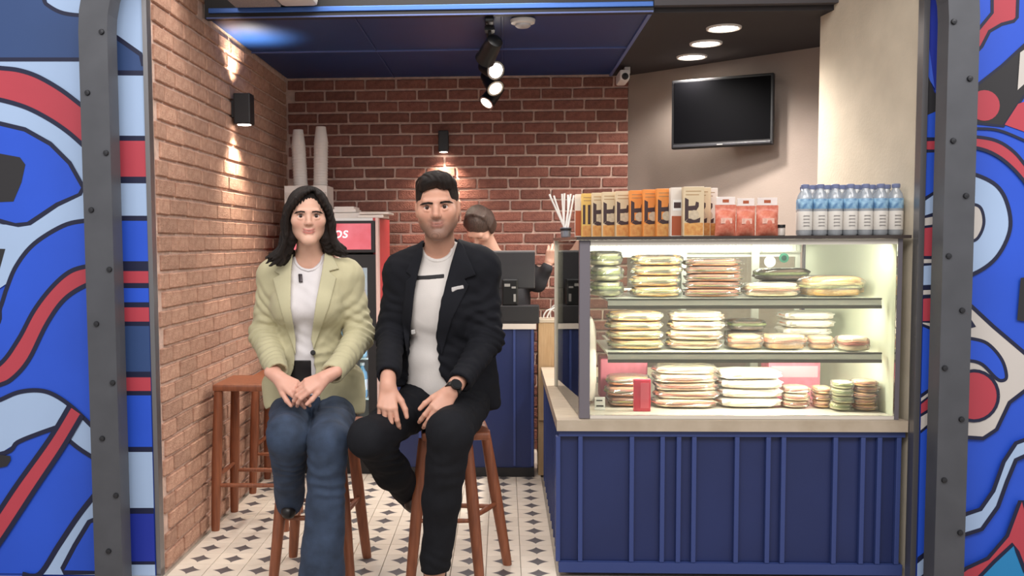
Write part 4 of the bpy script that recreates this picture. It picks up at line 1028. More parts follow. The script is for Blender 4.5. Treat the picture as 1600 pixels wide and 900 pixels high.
def relax(v, f, it=2, lam=.5):
    for _ in range(it):
        A = np.zeros_like(v); c = np.zeros(len(v))
        for i in range(4):
            a, b = f[:, i], f[:, (i+1) % 4]; np.add.at(A, a, v[b]); np.add.at(A, b, v[a]); np.add.at(c, a, 1); np.add.at(c, b, 1)
        v = v+lam*(A/np.maximum(c, 1)[:, None]-v)
    return v
def folds(v, f, amp, fr, seed, ax=(1, 1, 1)):
    rr = np.random.RandomState(seed); N = vnormals(v, f); d = np.zeros(len(v))
    for i in range(5):
        w = rr.randn(3)*fr*np.array(ax); w2 = rr.randn(3)*fr*.5
        d += np.sin(v@w+1.6*np.sin(v@w2+rr.rand()*6)+rr.rand()*6)
    d = np.sign(d)*np.abs(d/2.5)**.8
    return v+N*(amp*d)[:, None]
def creases(v, f, spots):
    # cloth bunched at a joint: (centre, axis, amplitude, waves per metre, reach)
    N = vnormals(v, f); d = np.zeros(len(v))
    for i, (c, ax, amp, fr, r) in enumerate(spots):
        ax = ax/np.linalg.norm(ax); q = v-c; w = np.exp(-(q**2).sum(1)/r**2)
        s_ = np.sin(q@ax*fr*6.28+1.7*np.sin(q@V(31, -17, 23)+i)+1.1*np.sin(q@V(-13, 41, 29)))
        d += amp*w*np.sign(s_)*np.abs(s_)**1.3
    return v+N*d[:, None]
def mk(name, vf, m, parent, colors=None, smooth=True):
    if isinstance(vf, tuple): vf = [vf]
    vs, fs, o = [], [], 0
    for v, f in vf: vs.append(v); fs.append(f+o); o += len(v)
    v = np.concatenate(vs); f = np.concatenate(fs)
    q = parent
    while q is not None: v = v-np.array(q.location); q = q.parent
    me = bpy.data.meshes.new(name); me.vertices.add(len(v)); me.vertices.foreach_set('co', v.astype(np.float32).ravel())
    me.loops.add(f.size); me.loops.foreach_set('vertex_index', f.ravel().astype(np.int32)); me.polygons.add(len(f))
    me.polygons.foreach_set('loop_start', np.arange(0, f.size, 4, dtype=np.int32))
    me.update(calc_edges=True); me.validate(); me.polygons.foreach_set('use_smooth', [True]*len(me.polygons))
    me.materials.append(m)
    if colors is not None:
        a = me.color_attributes.new('Col', 'FLOAT_COLOR', 'POINT'); c = np.concatenate([colors, np.ones((len(colors), 1))], 1); a.data.foreach_set('color', c.astype(np.float32).ravel())
    ob = bpy.data.objects.new(name, me); COL.objects.link(ob)
    if parent is not None: ob.parent = parent
    return ob
def poly_sd(px, py, poly):
    # signed distance (negative inside) in pixels to a polygon
    poly = np.asarray(poly, float); d = np.full(px.shape, 1e9); ins = np.zeros(px.shape, bool); n = len(poly)
    for i in range(n):
        a, b = poly[i], poly[(i+1) % n]; e = b-a; wx, wy = px-a[0], py-a[1]
        t = np.clip((wx*e[0]+wy*e[1])/(e@e+1e-9), 0, 1); d = np.minimum(d, (wx-e[0]*t)**2+(wy-e[1]*t)**2)
        c = ((a[1] > py) != (b[1] > py)) & (px < (b[0]-a[0])*(py-a[1])/((b[1]-a[1]) or 1e-9)+a[0]); ins ^= c
    return np.where(ins, -1, 1)*np.sqrt(d)
def cut_poly(fd, poly, yback, Y=3.4):
    # take a pattern piece away from the front half of a garment
    G = fd.grid(); px, py = projn(G); d = poly_sd(px, py, poly)*Y/FPX
    d = np.maximum(d, (G[..., 1]-(yback(G) if callable(yback) else yback)))
    fd.F = np.maximum(fd.F, -d).astype(np.float32)
def cuff(fd, W, E, back=.0, r=.10):
    d = (W-E)/np.linalg.norm(W-E); c = W-d*back; G = fd.grid(); k = (G-c)@d; near = np.linalg.norm(G-W, axis=-1) < r
    fd.F = np.maximum(fd.F, np.where(near, k, -1)).astype(np.float32)
    rad = np.linalg.norm((G-c)-k[..., None]*d, axis=-1)
    fd.F = np.maximum(fd.F, np.where(near, np.minimum(.030-rad, k+.022), -1)).astype(np.float32)
def plate(build, poly, off, yback, h=.0028, Y=3.4, thick=None):
    # a flap of cloth lying on a garment: the garment's field pushed out by off, trimmed to a pattern piece
    pp = np.array(poly, float); cs = [Pn(x, y, Yy) for x, y in pp for Yy in (Y-.25, Y+.15)]
    lo = np.min(cs, 0)-.01; hi = np.max(cs, 0)+.01; fd = Field(lo, hi, h); build(fd)
    G = fd.grid(); px, py = projn(G); d = poly_sd(px, py, poly)*Y/FPX
    F = np.maximum(fd.F-off, d); F = np.maximum(F, G[..., 1]-yback)
    F = np.maximum(F, -(fd.F+.006)); fd.F = F.astype(np.float32)
    v, f = fd.mesh(); return relax(v, f, 2, .4), f
def frame_face(center, roll=0., pitch=0., yaw=0.):
    # columns: local x (picture right), y (backwards), z (up); the face looks at the camera, then turned a little
    c = Vector(center); fwd = (CAM-c).normalized(); fwd = Vector((fwd.x, fwd.y, 0)).normalized(); y = -fwd; z = Vector((0, 0, 1)); x = y.cross(z)
    M = Matrix((x, y, z)).transposed()
    M = M @ Matrix.Rotation(yaw, 3, 'Z') @ Matrix.Rotation(pitch, 3, 'X') @ Matrix.Rotation(roll, 3, 'Y'); return np.array(M)
def head_field(c, R, s, fem, h=.0023, neck=None, nr=.052):
    ext = np.array([.11, .14, .16])*s
    lo, hi = c-ext-.02, c+ext+.02
    if neck is not None: lo = np.minimum(lo, neck-.09); hi = np.maximum(hi, neck+.09)
    fd = Field(lo, hi, h); return fill_head(fd, c, R, s, fem, neck, nr)
def fill_head(fd, c, R, s, fem, neck=None, nr=.052):
    w = lambda *p: c+R@(np.array(p)*s)
    e = lambda p, r, k=.02, cut=False: fd.ell(w(*p), np.array(r)*s, R, k*s, cut)
    cn = lambda a, b, ra, rb, k=.012, cut=False: fd.cone(w(*a), w(*b), ra*s, rb*s, k*s, cut)
    jw = .90 if fem else 1.0
    e((0, .014, .034), (.075, .090, .079)); e((0, -.020, -.026), (.0660*(.97 if fem else 1), .066, .072), .03)
    for sx in (-1, 1):
        cn((sx*.048*jw, .005, -.045), (sx*.014*jw, -.060, -.092), .020, .018, .03)
        e((sx*.044, -.055, -.016), (.024, .022, .022), .025)
        e((sx*.0765, .018, -.004), (.007, .016, .027), .012)
        cn((sx*.0765, .014, .015), (sx*.079, .028, .012), .005, .004, .006)
    e((0, -.066, -.094), (.024*jw, .018, .016), .02)
    cn((-.034, -.077, .026), (.034, -.077, .026), .010 if fem else .0125, .010 if fem else .0125, .025)
    for sx in (-1, 1): e((sx*.031, -.094, .004), (.019, .014, .0115), .012, True)
    cn((0, -.080, .014), (0, -.099 if fem else -.103, -.024), .0065, .0095 if fem else .0115, .016)
    for sx in (-1, 1): cn((sx*.0105, -.092, -.028), (sx*.006, -.096, -.027), .0072 if fem else .0085, .007, .008)
    for sx in (-1, 1): cn((sx*.0065, -.098, -.0345), (sx*.0065, -.100, -.033), .0028, .0024, .003, True)
    for sx in (-1, 1):           # eyelids
        fd.chain([w(sx*.048, -.070, .002), w(sx*.040, -.0825, .0120), w(sx*.030, -.0865, .0150), w(sx*.021, -.084, .0105), w(sx*.0155, -.077, .001)], [.003*s, .0042*s, .0045*s, .004*s, .003*s], .004*s)
        fd.chain([w(sx*.048, -.070, .001), w(sx*.039, -.0800, -.0070), w(sx*.029, -.0825, -.0090), w(sx*.0155, -.077, .000)], [.003*s, .0035*s, .0035*s, .003*s], .004*s)
    # lips
    fd.chain([w(-.0275, -.066, -.0495), w(-.010, -.0800, -.0525), w(0, -.0812, -.0543), w(.010, -.0800, -.0525), w(.0275, -.066, -.0495)], [.003*s, .0046*s, .0048*s, .0046*s, .003*s], .008*s)
    fd.chain([w(-.025, -.066, -.0525), w(-.010, -.0785, -.0630), w(.010, -.0785, -.0630), w(.025, -.066, -.0525)], [.003*s, .0058*s, .0058*s, .003*s], .008*s)
    fd.chain; fd.cone(w(-.024, -.0755, -.0515), w(0, -.0875, -.0588), .0011*s, .0014*s, .0025*s, True); fd.cone(w(.024, -.0755, -.0515), w(0, -.0875, -.0588), .0011*s, .0014*s, .0025*s, True)
    if neck is not None:
        fd.cone(w(0, .020, -.055), neck+R@V(0, .006, 0), nr, nr*1.12, .03)
        fd.cone(neck+V(-.07, .02, -.02), neck+V(.07, .02, -.02), .045, .045, .04)
    return fd
def head_colors(v, c, R, s, skin, lip, fem, beard=None):
    q = ((v-c)@R)/s; base = np.tile(np.array(lin(skin)), (len(v), 1))
    def mixc(col, m): nonlocal base; base = base*(1-m[:, None])+np.array(lin(col))[None]*m[:, None]
    x, y, z = q[:, 0], q[:, 1], q[:, 2]; ax = np.abs(x); front = 1/(1+np.exp((y+.045)/.006))
    cheek = np.exp(-((ax-.040)**2/.018**2+(z+.025)**2/.020**2))*front; mixc('#cf8474' if fem else '#c98570', cheek*.35)
    nose = np.exp(-(ax**2/.014**2+(z+.028)**2/.013**2))*front; mixc('#c07a66', nose*.3)
    if beard:
        n = .8+.2*np.sin(q@V(900, 700, 800))*np.sin(q@V(500, -900, 300))
        jaw = 1/(1+np.exp((z+.058+.30*np.maximum(0, .0)-.35*np.maximum(ax-.035, 0)*1.3)/.006))
        mus = np.exp(-((z+.045)**2/.008**2))*np.exp(-(ax/.032)**4)
        low = 1/(1+np.exp(-(z+.125)/.010)); m = np.clip(np.maximum(jaw*low, mus*.85), 0, 1)*(1/(1+np.exp((y-.03)/.01)))
        mixc(beard, np.clip(m*.85*n, 0, .8))
    zl = z-10*x*x
    lipm = np.maximum(np.exp(-((zl+.0535)**2/.0040**2)), np.exp(-((zl+.0645)**2/.0052**2)))*np.exp(-(ax/.0250)**6)*(y < -.058); mixc(lip, np.clip(lipm*(1.05 if fem else .7), 0, .85))
    seam = np.exp(-((zl+.0587)**2/.0016**2))*np.exp(-(ax/.026)**6)*(y < -.058); mixc('#6b3a38', seam*.8)
    lid = np.exp(-(((ax-.031)/.020)**2+((z-.015)/.007)**2))*(y < -.06); mixc('#80523f', lid*(.6 if fem else .45))  # eye-socket shade painted into the skin colour of the upper lids
    lash = np.exp(-(((ax-.031)/.016)**4+((z-.0115)/.0026)**2))*(y < -.076); mixc('#24140f', lash*(.95 if fem else .7))
    return base
def eyes(parent, c, R, s, brow, fem):
    for sx in (-1, 1):
        e = c+R@(V(sx*.031, -.0722, .0030)*s)
        M = Matrix([list(r) for r in R]) @ Matrix.Rotation(PI/2, 3, 'X')      # local z looks out of the face
        r = .0128*s; prof = [(0, -r)]+[(r*math.sin(a), -r*math.cos(a)) for a in np.linspace(.3, PI-.02, 16)]+[(0, r)]
        mb = MB(); mb.lathe(prof[1:-1], 20, e-np.array(parent.location), M=M)
        n = 20; rows = len(prof)-3
        for i, f in enumerate(mb.f):
            j = i//n
            if j < rows: a = (.3+(PI-.32)*(j+.5)/15); mb.mi[i] = 2 if a > PI-.28 else 1 if a > PI-.66 else 0
            else: mb.mi[i] = 2 if i == len(mb.f)-1 else 0
        mb.build('eye', [mat('eye_white', '#d9cfca', .25), mat('iris_brown', '#3b2218', .15), mat('pupil', '#060505', .1)], parent, True)
def hand_field(fd, W, d, n, side, s=1., curl=((25, 30, 20),)*4, thumb=(35, 25, 20, .45), spread=4):
    # W wrist, d towards the knuckles, n back of the hand, side +1/-1: which way the thumb lies along cross(d,n)
    d = d/np.linalg.norm(d); n = n-d*(n@d); n /= np.linalg.norm(n); t = np.cross(d, n)*side
    fd.cone(W-d*.04, W+d*.012, .0235*s, .0225*s, .012)
    L = ((.042, .025, .020), (.046, .029, .021), (.042, .027, .021), (.033, .020, .019)); ou = (.0265, .0090, -.0090, -.0260); kl = (.082, .086, .081, .073)
    for i in range(4):
        K = W+d*kl[i]*s+t*ou[i]*s+n*(.002 if i in (1, 2) else -.001)*s
        fd.cone(W+t*ou[i]*.55*s+d*.010*s, K, .0125*s, .0108*s, .012*s)
        a = 0.; p = K; dirb = d*math.cos(math.radians((1.5-i)*spread))+t*math.sin(math.radians((1.5-i)*spread))
        rr_ = (.0098, .0090, .0083, .0068) if i < 3 else (.0085, .0078, .0072, .0062)
        for j in range(3):
            a += math.radians(curl[min(i, len(curl)-1)][j]); u = dirb*math.cos(a)-n*math.sin(a); q = p+u*L[i][j]*s
            fd.cone(p, q, rr_[j]*s, rr_[j+1]*s, .003); p = q
    B = W+d*.020*s+t*.020*s-n*.006*s
    a0, a1, a2, dn = thumb; u = d*math.cos(math.radians(a0))+t*math.sin(math.radians(a0))-n*dn; u /= np.linalg.norm(u)
    p = B+u*.042*s; fd.cone(B, p, .0145*s, .0118*s, .010)
    for L_, r0, r1, aa in ((.033, .0112, .0098, a1), (.026, .0098, .0078, a2)):
        u = u*math.cos(math.radians(aa))+(d*.8-t*.5-n*.3)*math.sin(math.radians(aa)); u /= np.linalg.norm(u); q = p+u*L_*s; fd.cone(p, q, r0*s, r1*s, .004); p = q
    return fd
M_hair = mat('dark_hair', '#120c0a', .5, spec=.3, col2='#211713', scale=40, stretch=(6, 6, 1), bump=.5, bscale=120)
def skinmat(nm): return mat(nm, '#ffffff', .48, var=.04, scale=60, attr='Col', bump=.05, bscale=400, sss=.12)
def shoe(name, heel, toe, w, h, m, parent, up=V(0, 0, 1)):
    d = toe-heel; L = np.linalg.norm(d); fd = Field(np.minimum(heel, toe)-.09, np.maximum(heel, toe)+.13, .004); u = d/L
    fd.cone(heel+V(0, 0, w*.8)+u*.03, toe-u*.03+V(0, 0, w*.62), w, w*.78, .01); fd.cone(heel+u*.045+V(0, 0, w), heel+u*.05+V(0, 0, h), w*.9, w*.85, .02)
    G = fd.grid(); zz = heel[2]+(toe[2]-heel[2])*np.clip(((G-heel)@u)/L, 0, 1); fd.F = np.maximum(fd.F, zz-G[..., 2]).astype(np.float32)
    return mk(name, fd.mesh(), m, parent)

# ================================================================== the man
def man():
    t = thing('person', 'man in a dark suit jacket and white t-shirt sitting on a wooden stool', 'person', tuple(P(690, 620, 3.55))[:2]+(0,))
    hc = Pn(683.5, 325, 3.37); s = .965; R = frame_face(hc, roll=math.radians(-3), pitch=math.radians(2), yaw=math.radians(-4))
    nb = Pn(688, 402, 3.46); ch = Pn(688, 470, 3.49); wa = Pn(688, 560, 3.53); pe = Pn(693, 618, 3.55)
    SR, SL = Pn(628, 428, 3.51), Pn(750, 421, 3.44); ER, EL = Pn(612, 525, 3.50), Pn(762, 528, 3.44); WR, WL = Pn(606, 600, 3.24), Pn(711, 606, 3.23)
    e = (SL-SR); e[2] = 0; e /= np.linalg.norm(e); fw = np.array([e[1], -e[0], 0]); RT = np.stack([e, -fw, V(0, 0, 1)], 1)
    hipR, hipL = Pn(663, 626, 3.55), Pn(728, 630, 3.55); knR, knL = Pn(574, 684, 3.15), Pn(702, 676, 3.13); anR, anL = Pn(646, 780, 3.57), Pn(679, 884, 3.22)
    def torso(fd, g, k=.05):
        fd.ell(ch, (.150+g, .098+g, .150+g), RT, k); fd.ell(wa, (.138+g, .098+g, .13+g), RT, k); fd.ell(pe+V(0, 0, .02), (.150+g, .115+g, .11+g), RT, k)
        fd.cone(SR+e*.012, SL-e*.012, .052+g, .052+g, k); fd.cone(nb+V(0, .01, .005), SR+V(0, 0, .02), .045+g, .035+g, k); fd.cone(nb+V(0, .01, .005), SL+V(0, 0, .02), .045+g, .035+g, k)
    lo, hi = Pn(570, 660, 3.2), Pn(810, 370, 3.75)
    # body: head and neck, trunk and limbs, hands
    hd = head_field(hc, R, s, False, .0023, nb, .050); v1, f1 = hd.mesh(); v1 = relax(v1, f1, 1, .3)
    bd = Field((-.62, 2.98, .05), (.12, 3.76, 1.25), .008); torso(bd, -.006, .04)
    bd.chain([SR, ER, WR], [.040, .034, .020], .02); bd.chain([SL, EL, WL], [.040, .034, .020], .02)
    bd.chain([hipR, knR, anR], [.068, .050, .034], .03); bd.chain([hipL, knL, anL, anL+V(0, 0, -.07)], [.068, .050, .034, .032], .03)
    v2, f2 = bd.mesh()
    h1 = Field(WR-.17, WR+.13, .0024); hand_field(h1, WR+V(0, 0, -.006), V(.02, -.45, -.85), V(-.05, -.85, .45), -1, .98, ((24, 34, 22), (28, 38, 24), (30, 40, 26), (32, 40, 28)), (38, 15, 20, .25), 6)
    h2 = Field(WL-.19, WL+.13, .0024); hand_field(h2, WL+V(-.012, 0, -.008), V(-.52, -.38, -.78), V(.28, -.80, .50), 1, .98, ((22, 26, 18), (24, 28, 20), (26, 30, 20), (28, 32, 24)), (30, 10, 15, .25), 5)
    for h_, W_, E_ in ((h1, WR, ER), (h2, WL, EL)): h_.cone(W_, W_+(E_-W_)*.34, .0225, .027, .02)
    v3, f3 = h1.mesh(); v4, f4 = h2.mesh()
    col = np.concatenate([head_colors(v1, hc, R, s, '#cf9c85', '#a0625a', False, '#33221d'), np.tile(np.array(lin('#cf9c85')), (len(v2), 1)), np.tile(np.array(lin('#d4a08a')), (len(v3)+len(v4), 1))])
    mk('body', [(v1, f1), (v2, f2), (v3, f3), (v4, f4)], skinmat('skin_man'), t, col)
    eyes(t, hc, R, s, M_hair, False)
    hf = lambda fd: fill_head(fd, hc, R, s, False, nb, .050)
    for pl in ([(655, 320.5), (661, 316.8), (669, 315.6), (676.5, 316.4), (676.5, 319.2), (669, 318.8), (661, 319.8)], [(687.5, 315.4), (695, 313.6), (703, 313.8), (709.5, 317.5), (704, 316.8), (695, 316.8), (687.5, 318.4)]):
        mk('eyebrow', plate(hf, pl, .0022, 3.34, .0014), M_hair, t)
    # hair
    w = lambda *p: hc+R@(np.array(p)*s)
    fd = Field(hc-.16, hc+.17, .0027)
    fd.ell(w(0, .016, .040), V(.0775, .096, .084)*s, R, .0); fd.ell(w(0, -.005, .085), V(.071, .086, .047)*s, R, .02); fd.ell(w(.004, -.050, .096), V(.056, .042, .031)*s, R, .02)
    fd.ell(w(0, -.105, -.005), V(.0665, .078, .086)*s, R, .004, True)
    G = fd.grid(); q = ((G-hc)@R)/s
    low = np.where(q[..., 1] < .03, -.012+np.maximum(0, (-.02-q[..., 1]))*1.4, -.012-(q[..., 1]-.03)*.75)
    F = np.maximum(fd.F, (low-q[..., 2])*s); F = np.maximum(F, (np.where(q[..., 2] < .062, -.052, -.2)-q[..., 1])*s)
    ear = np.sqrt(((np.abs(q[..., 0])-.08)/.014)**2+((q[..., 1]-.018)/.022)**2+((q[..., 2]+.006)/.032)**2)-1; F = np.maximum(F, -ear*.01)
    fd.F = F.astype(np.float32); v, f = fd.mesh(); v = relax(v, f, 1, .4); qv = ((v-hc)@R)/s
    N = vnormals(v, f); v = v+N*(.0022*np.sin(qv@V(230, 60, 40)+2*np.sin(qv@V(60, 90, 70)))*np.clip((qv[:, 2]-.03)/.05, 0.15, 1))[:, None]
    mk('hair', (v, f), M_hair, t)
    # t-shirt
    def shirt(fd): torso(fd, .008)
    fd = Field(lo, hi, .005); shirt(fd); cut_poly(fd, [(683+21*math.cos(a*PI/12), 388+17*math.sin(a*PI/12)) for a in range(13)]+[(640, 300), (726, 300)], 3.52)
    v, f = fd.mesh(); v = folds(relax(v, f, 2), f, .0022, 38, 4, (1, 1, .6)); M_tee = mat('white_tee', '#d6d0cc', .85, var=.03, scale=12, bump=.08, bscale=300)
    sh = mk('tshirt', (v, f), M_tee, t)
    mk('printed_bar', plate(shirt, [(650, 431), (672, 430), (694, 428), (694, 434.5), (672, 436.5), (650, 437.5)], .0035, 3.47, .002), mat('print_black', '#222024', .7), sh)
    mk('neckband', plate(shirt, [(683+26*math.cos(a*PI/12), 388+22*math.sin(a*PI/12)) for a in range(13)]+[(683+21*math.cos(a*PI/12), 388+17*math.sin(a*PI/12)) for a in range(12, -1, -1)], .003, 3.50, .0022), M_tee, sh)
    # jacket
    def jacket(fd):
        torso(fd, .022, .05)
        fd.chain([SR+V(0, 0, -.008), ER, WR+V(0, .02, .030)], [.062, .054, .041], .03); fd.chain([SL+V(0, 0, -.008), EL, WL+V(.018, .012, .022)], [.064, .056, .043], .03)
        fd.cone(Pn(752, 560, 3.55), Pn(766, 628, 3.58), .055, .040, .04); fd.cone(Pn(622, 560, 3.55), Pn(618, 600, 3.52), .045, .035, .04)
    fd = Field((-.56, 3.05, .60), (.12, 3.76, 1.27), .0048); jacket(fd); cuff(fd, WR+V(0, .02, .030), ER, -.008); cuff(fd, WL+V(.018, .012, .022), EL, -.008)
    opening = [(640, 300), (663, 376), (650, 440), (640, 500), (638, 585), (632, 660), (712, 660), (688, 592), (682, 520), (690, 470), (706, 410), (716, 376), (740, 300)]
    cut_poly(fd, opening, lambda G: 3.50-(G[..., 0]+.24)*.18)
    cut_poly(fd, [(560, 612), (596, 606), (632, 603), (640, 590), (690, 590), (716, 622), (738, 648), (775, 640), (800, 645), (800, 720), (560, 720)], 3.9)
    v, f = fd.mesh(); v = relax(v, f, 2, .5); v = creases(v, f, [(ER, WR-SR, .005, 34, .09), (EL, WL-SL, .006, 30, .10), (SR*.5+ER*.5, ER-SR, .003, 24, .08), (SL*.5+EL*.5, EL-SL+e*.15, .004, 22, .10), (WL*.6+EL*.4, WL-EL, .004, 34, .06), (wa-e*.0+fw*.1, V(.3, 0, 1), .003, 20, .12)]); v = folds(v, f, .0030, 17, 11, (1, 1, .7)); v = folds(v, f, .0010, 60, 12)
    M_suit = mat('suit_cloth', '#16171d', .85, var=.08, scale=30, bump=.15, bscale=350, spec=.2)
    jk = mk('jacket', (v, f), M_suit, t)
    M_lap = mat('suit_lapel', '#191a20', .85, spec=.2, var=.06, scale=30, bump=.12, bscale=350)
    for pl in ([(716, 374), (724, 384), (744, 430), (726, 436), (733, 446), (706, 500), (690, 556), (683, 530), (688, 478), (704, 414)], [(661, 377), (655, 384), (634, 425), (642, 432), (634, 440), (628, 500), (636, 560), (641, 520), (648, 450), (660, 400)]):
        mk('lapel', plate(jacket, pl, .0075, 3.50, .0028), M_lap, jk)
    mk('pocket_square', plate(jacket, [(705, 449), (724, 445), (725, 451), (714, 453), (706, 457)], .009, 3.46, .0022), mat('pocket_white', '#b9b5b4', .8), jk)
    mk('label_tag', plate(jacket, [(642, 516), (648, 515), (649, 522), (643, 523)], .006, 3.50, .002), M_white, jk)
    # trousers
    fd = Field((-.64, 2.98, .12), (.12, 3.80, .86), .0052)
    fd.ell(pe+V(0, .01, .0), (.158, .125, .105), RT, .05); fd.chain([hipR, knR], [.090, .063], .04); fd.chain([knR, (knR+anR)/2+V(0, .012, -.005), anR], [.063, .060, .050], .03)
    fd.chain([hipL, knL], [.092, .072], .04); fd.chain([knL, (knL+anL)/2+V(0, .012, 0), anL+V(0, 0, -.025)], [.072, .062, .050], .03)
    G = fd.grid(); uz = anR-knR; uz /= np.linalg.norm(uz); fd.F = np.maximum(fd.F, np.where(G[..., 1] > 3.40, (G-anR)@uz-.012, -1)).astype(np.float32)
    fd.F = np.maximum(fd.F, np.where(G[..., 1] < 3.36, anL[2]-.018-G[..., 2], -1)).astype(np.float32); fd.F = np.maximum(fd.F, .568-G[..., 2]-np.where((np.abs(G[..., 0]+.165) < .15) & (np.abs(G[..., 1]-3.56) < .15), 0, 9)).astype(np.float32)
    v, f = fd.mesh(); v = relax(v, f, 2, .5); v = creases(v, f, [(hipL*.7+knL*.3, V(.3, .3, 1), .005, 24, .10), (hipR*.6+knR*.4, V(1, .3, .6), .005, 24, .10), (knR*.8+anR*.2+V(.03, .05, 0), anR-hipR, .005, 28, .09), (knL*.8+anL*.2, anL-knL+V(.25, 0, 0), .0022, 16, .10), (anL, V(.4, 0, 1), .0025, 20, .08)]); v = folds(v, f, .0030, 18, 21, (1, 1, 1)); v = folds(v, f, .0009, 60, 22)
    mk('trousers', (v, f), mat('black_trousers', '#18191e', .85, spec=.2, var=.08, scale=25, bump=.12, bscale=350), t)
    M_sh = mat('black_shoe', '#1c1716', .4)
    shoe('shoe', V(anL[0]+.01, anL[1]+.06, .0), V(anL[0]-.03, anL[1]-.19, .0), .042, .10, M_sh, t)
    shoe('shoe', V(-.305, 3.665, .263), V(-.345, 3.455, .263), .040, .075, mat('brown_shoe', '#3a2a22', .4), t)
    fd = Field(anL-.12, anL+.09, .004); fd.cone(anL+V(0, .01, .03), anL+V(0, .02, -.10), .041, .039, .01)
    mk('sock', fd.mesh(), mat('black_sock', '#131316', .9), t)
    # wrist watch
    d = WL+V(-.012, 0, -.008)-EL; d /= np.linalg.norm(d); n = V(.28, -.80, .50); n -= d*(n@d); n /= np.linalg.norm(n); c = WL+V(-.006, -.004, -.004)
    M = Matrix([list(r) for r in np.stack([np.cross(n, d), d, n], 1)]); loc = Vector(c)-t.location
    wt_ = MB().lathe([(.0, .024), (.0185, .024), (.020, .027), (.020, .034), (.018, .036), (0, .036)], 24, loc, M=M).build('watch', M_blk, t, True)
    MB().lathe([(0, .0362), (.016, .0362), (.016, .0370), (0, .0370)], 24, loc, M=M).build('dial', mat('dial', '#0c0c10', .12), wt_, True)
    sm = MB(); ring = [Vector((.026*math.cos(a*PI/9), -.0, .026*math.sin(a*PI/9))) for a in range(19)]
    for yo in (-.009, .009): sm.tube([loc+M@(p_+Vector((0, yo, 0))) for p_ in ring], .003, 6, cap=False)
    for a, b in zip(ring[:-1], ring[1:]): sm.add([loc+M@(q_*1.08+Vector((0, yo, 0))) for q_, yo in ((a, -.009), (b, -.009), (b, .009), (a, .009))], [(0, 1, 2, 3)])
    sm.build('strap', M_blk, wt_, True)
    return t
man()

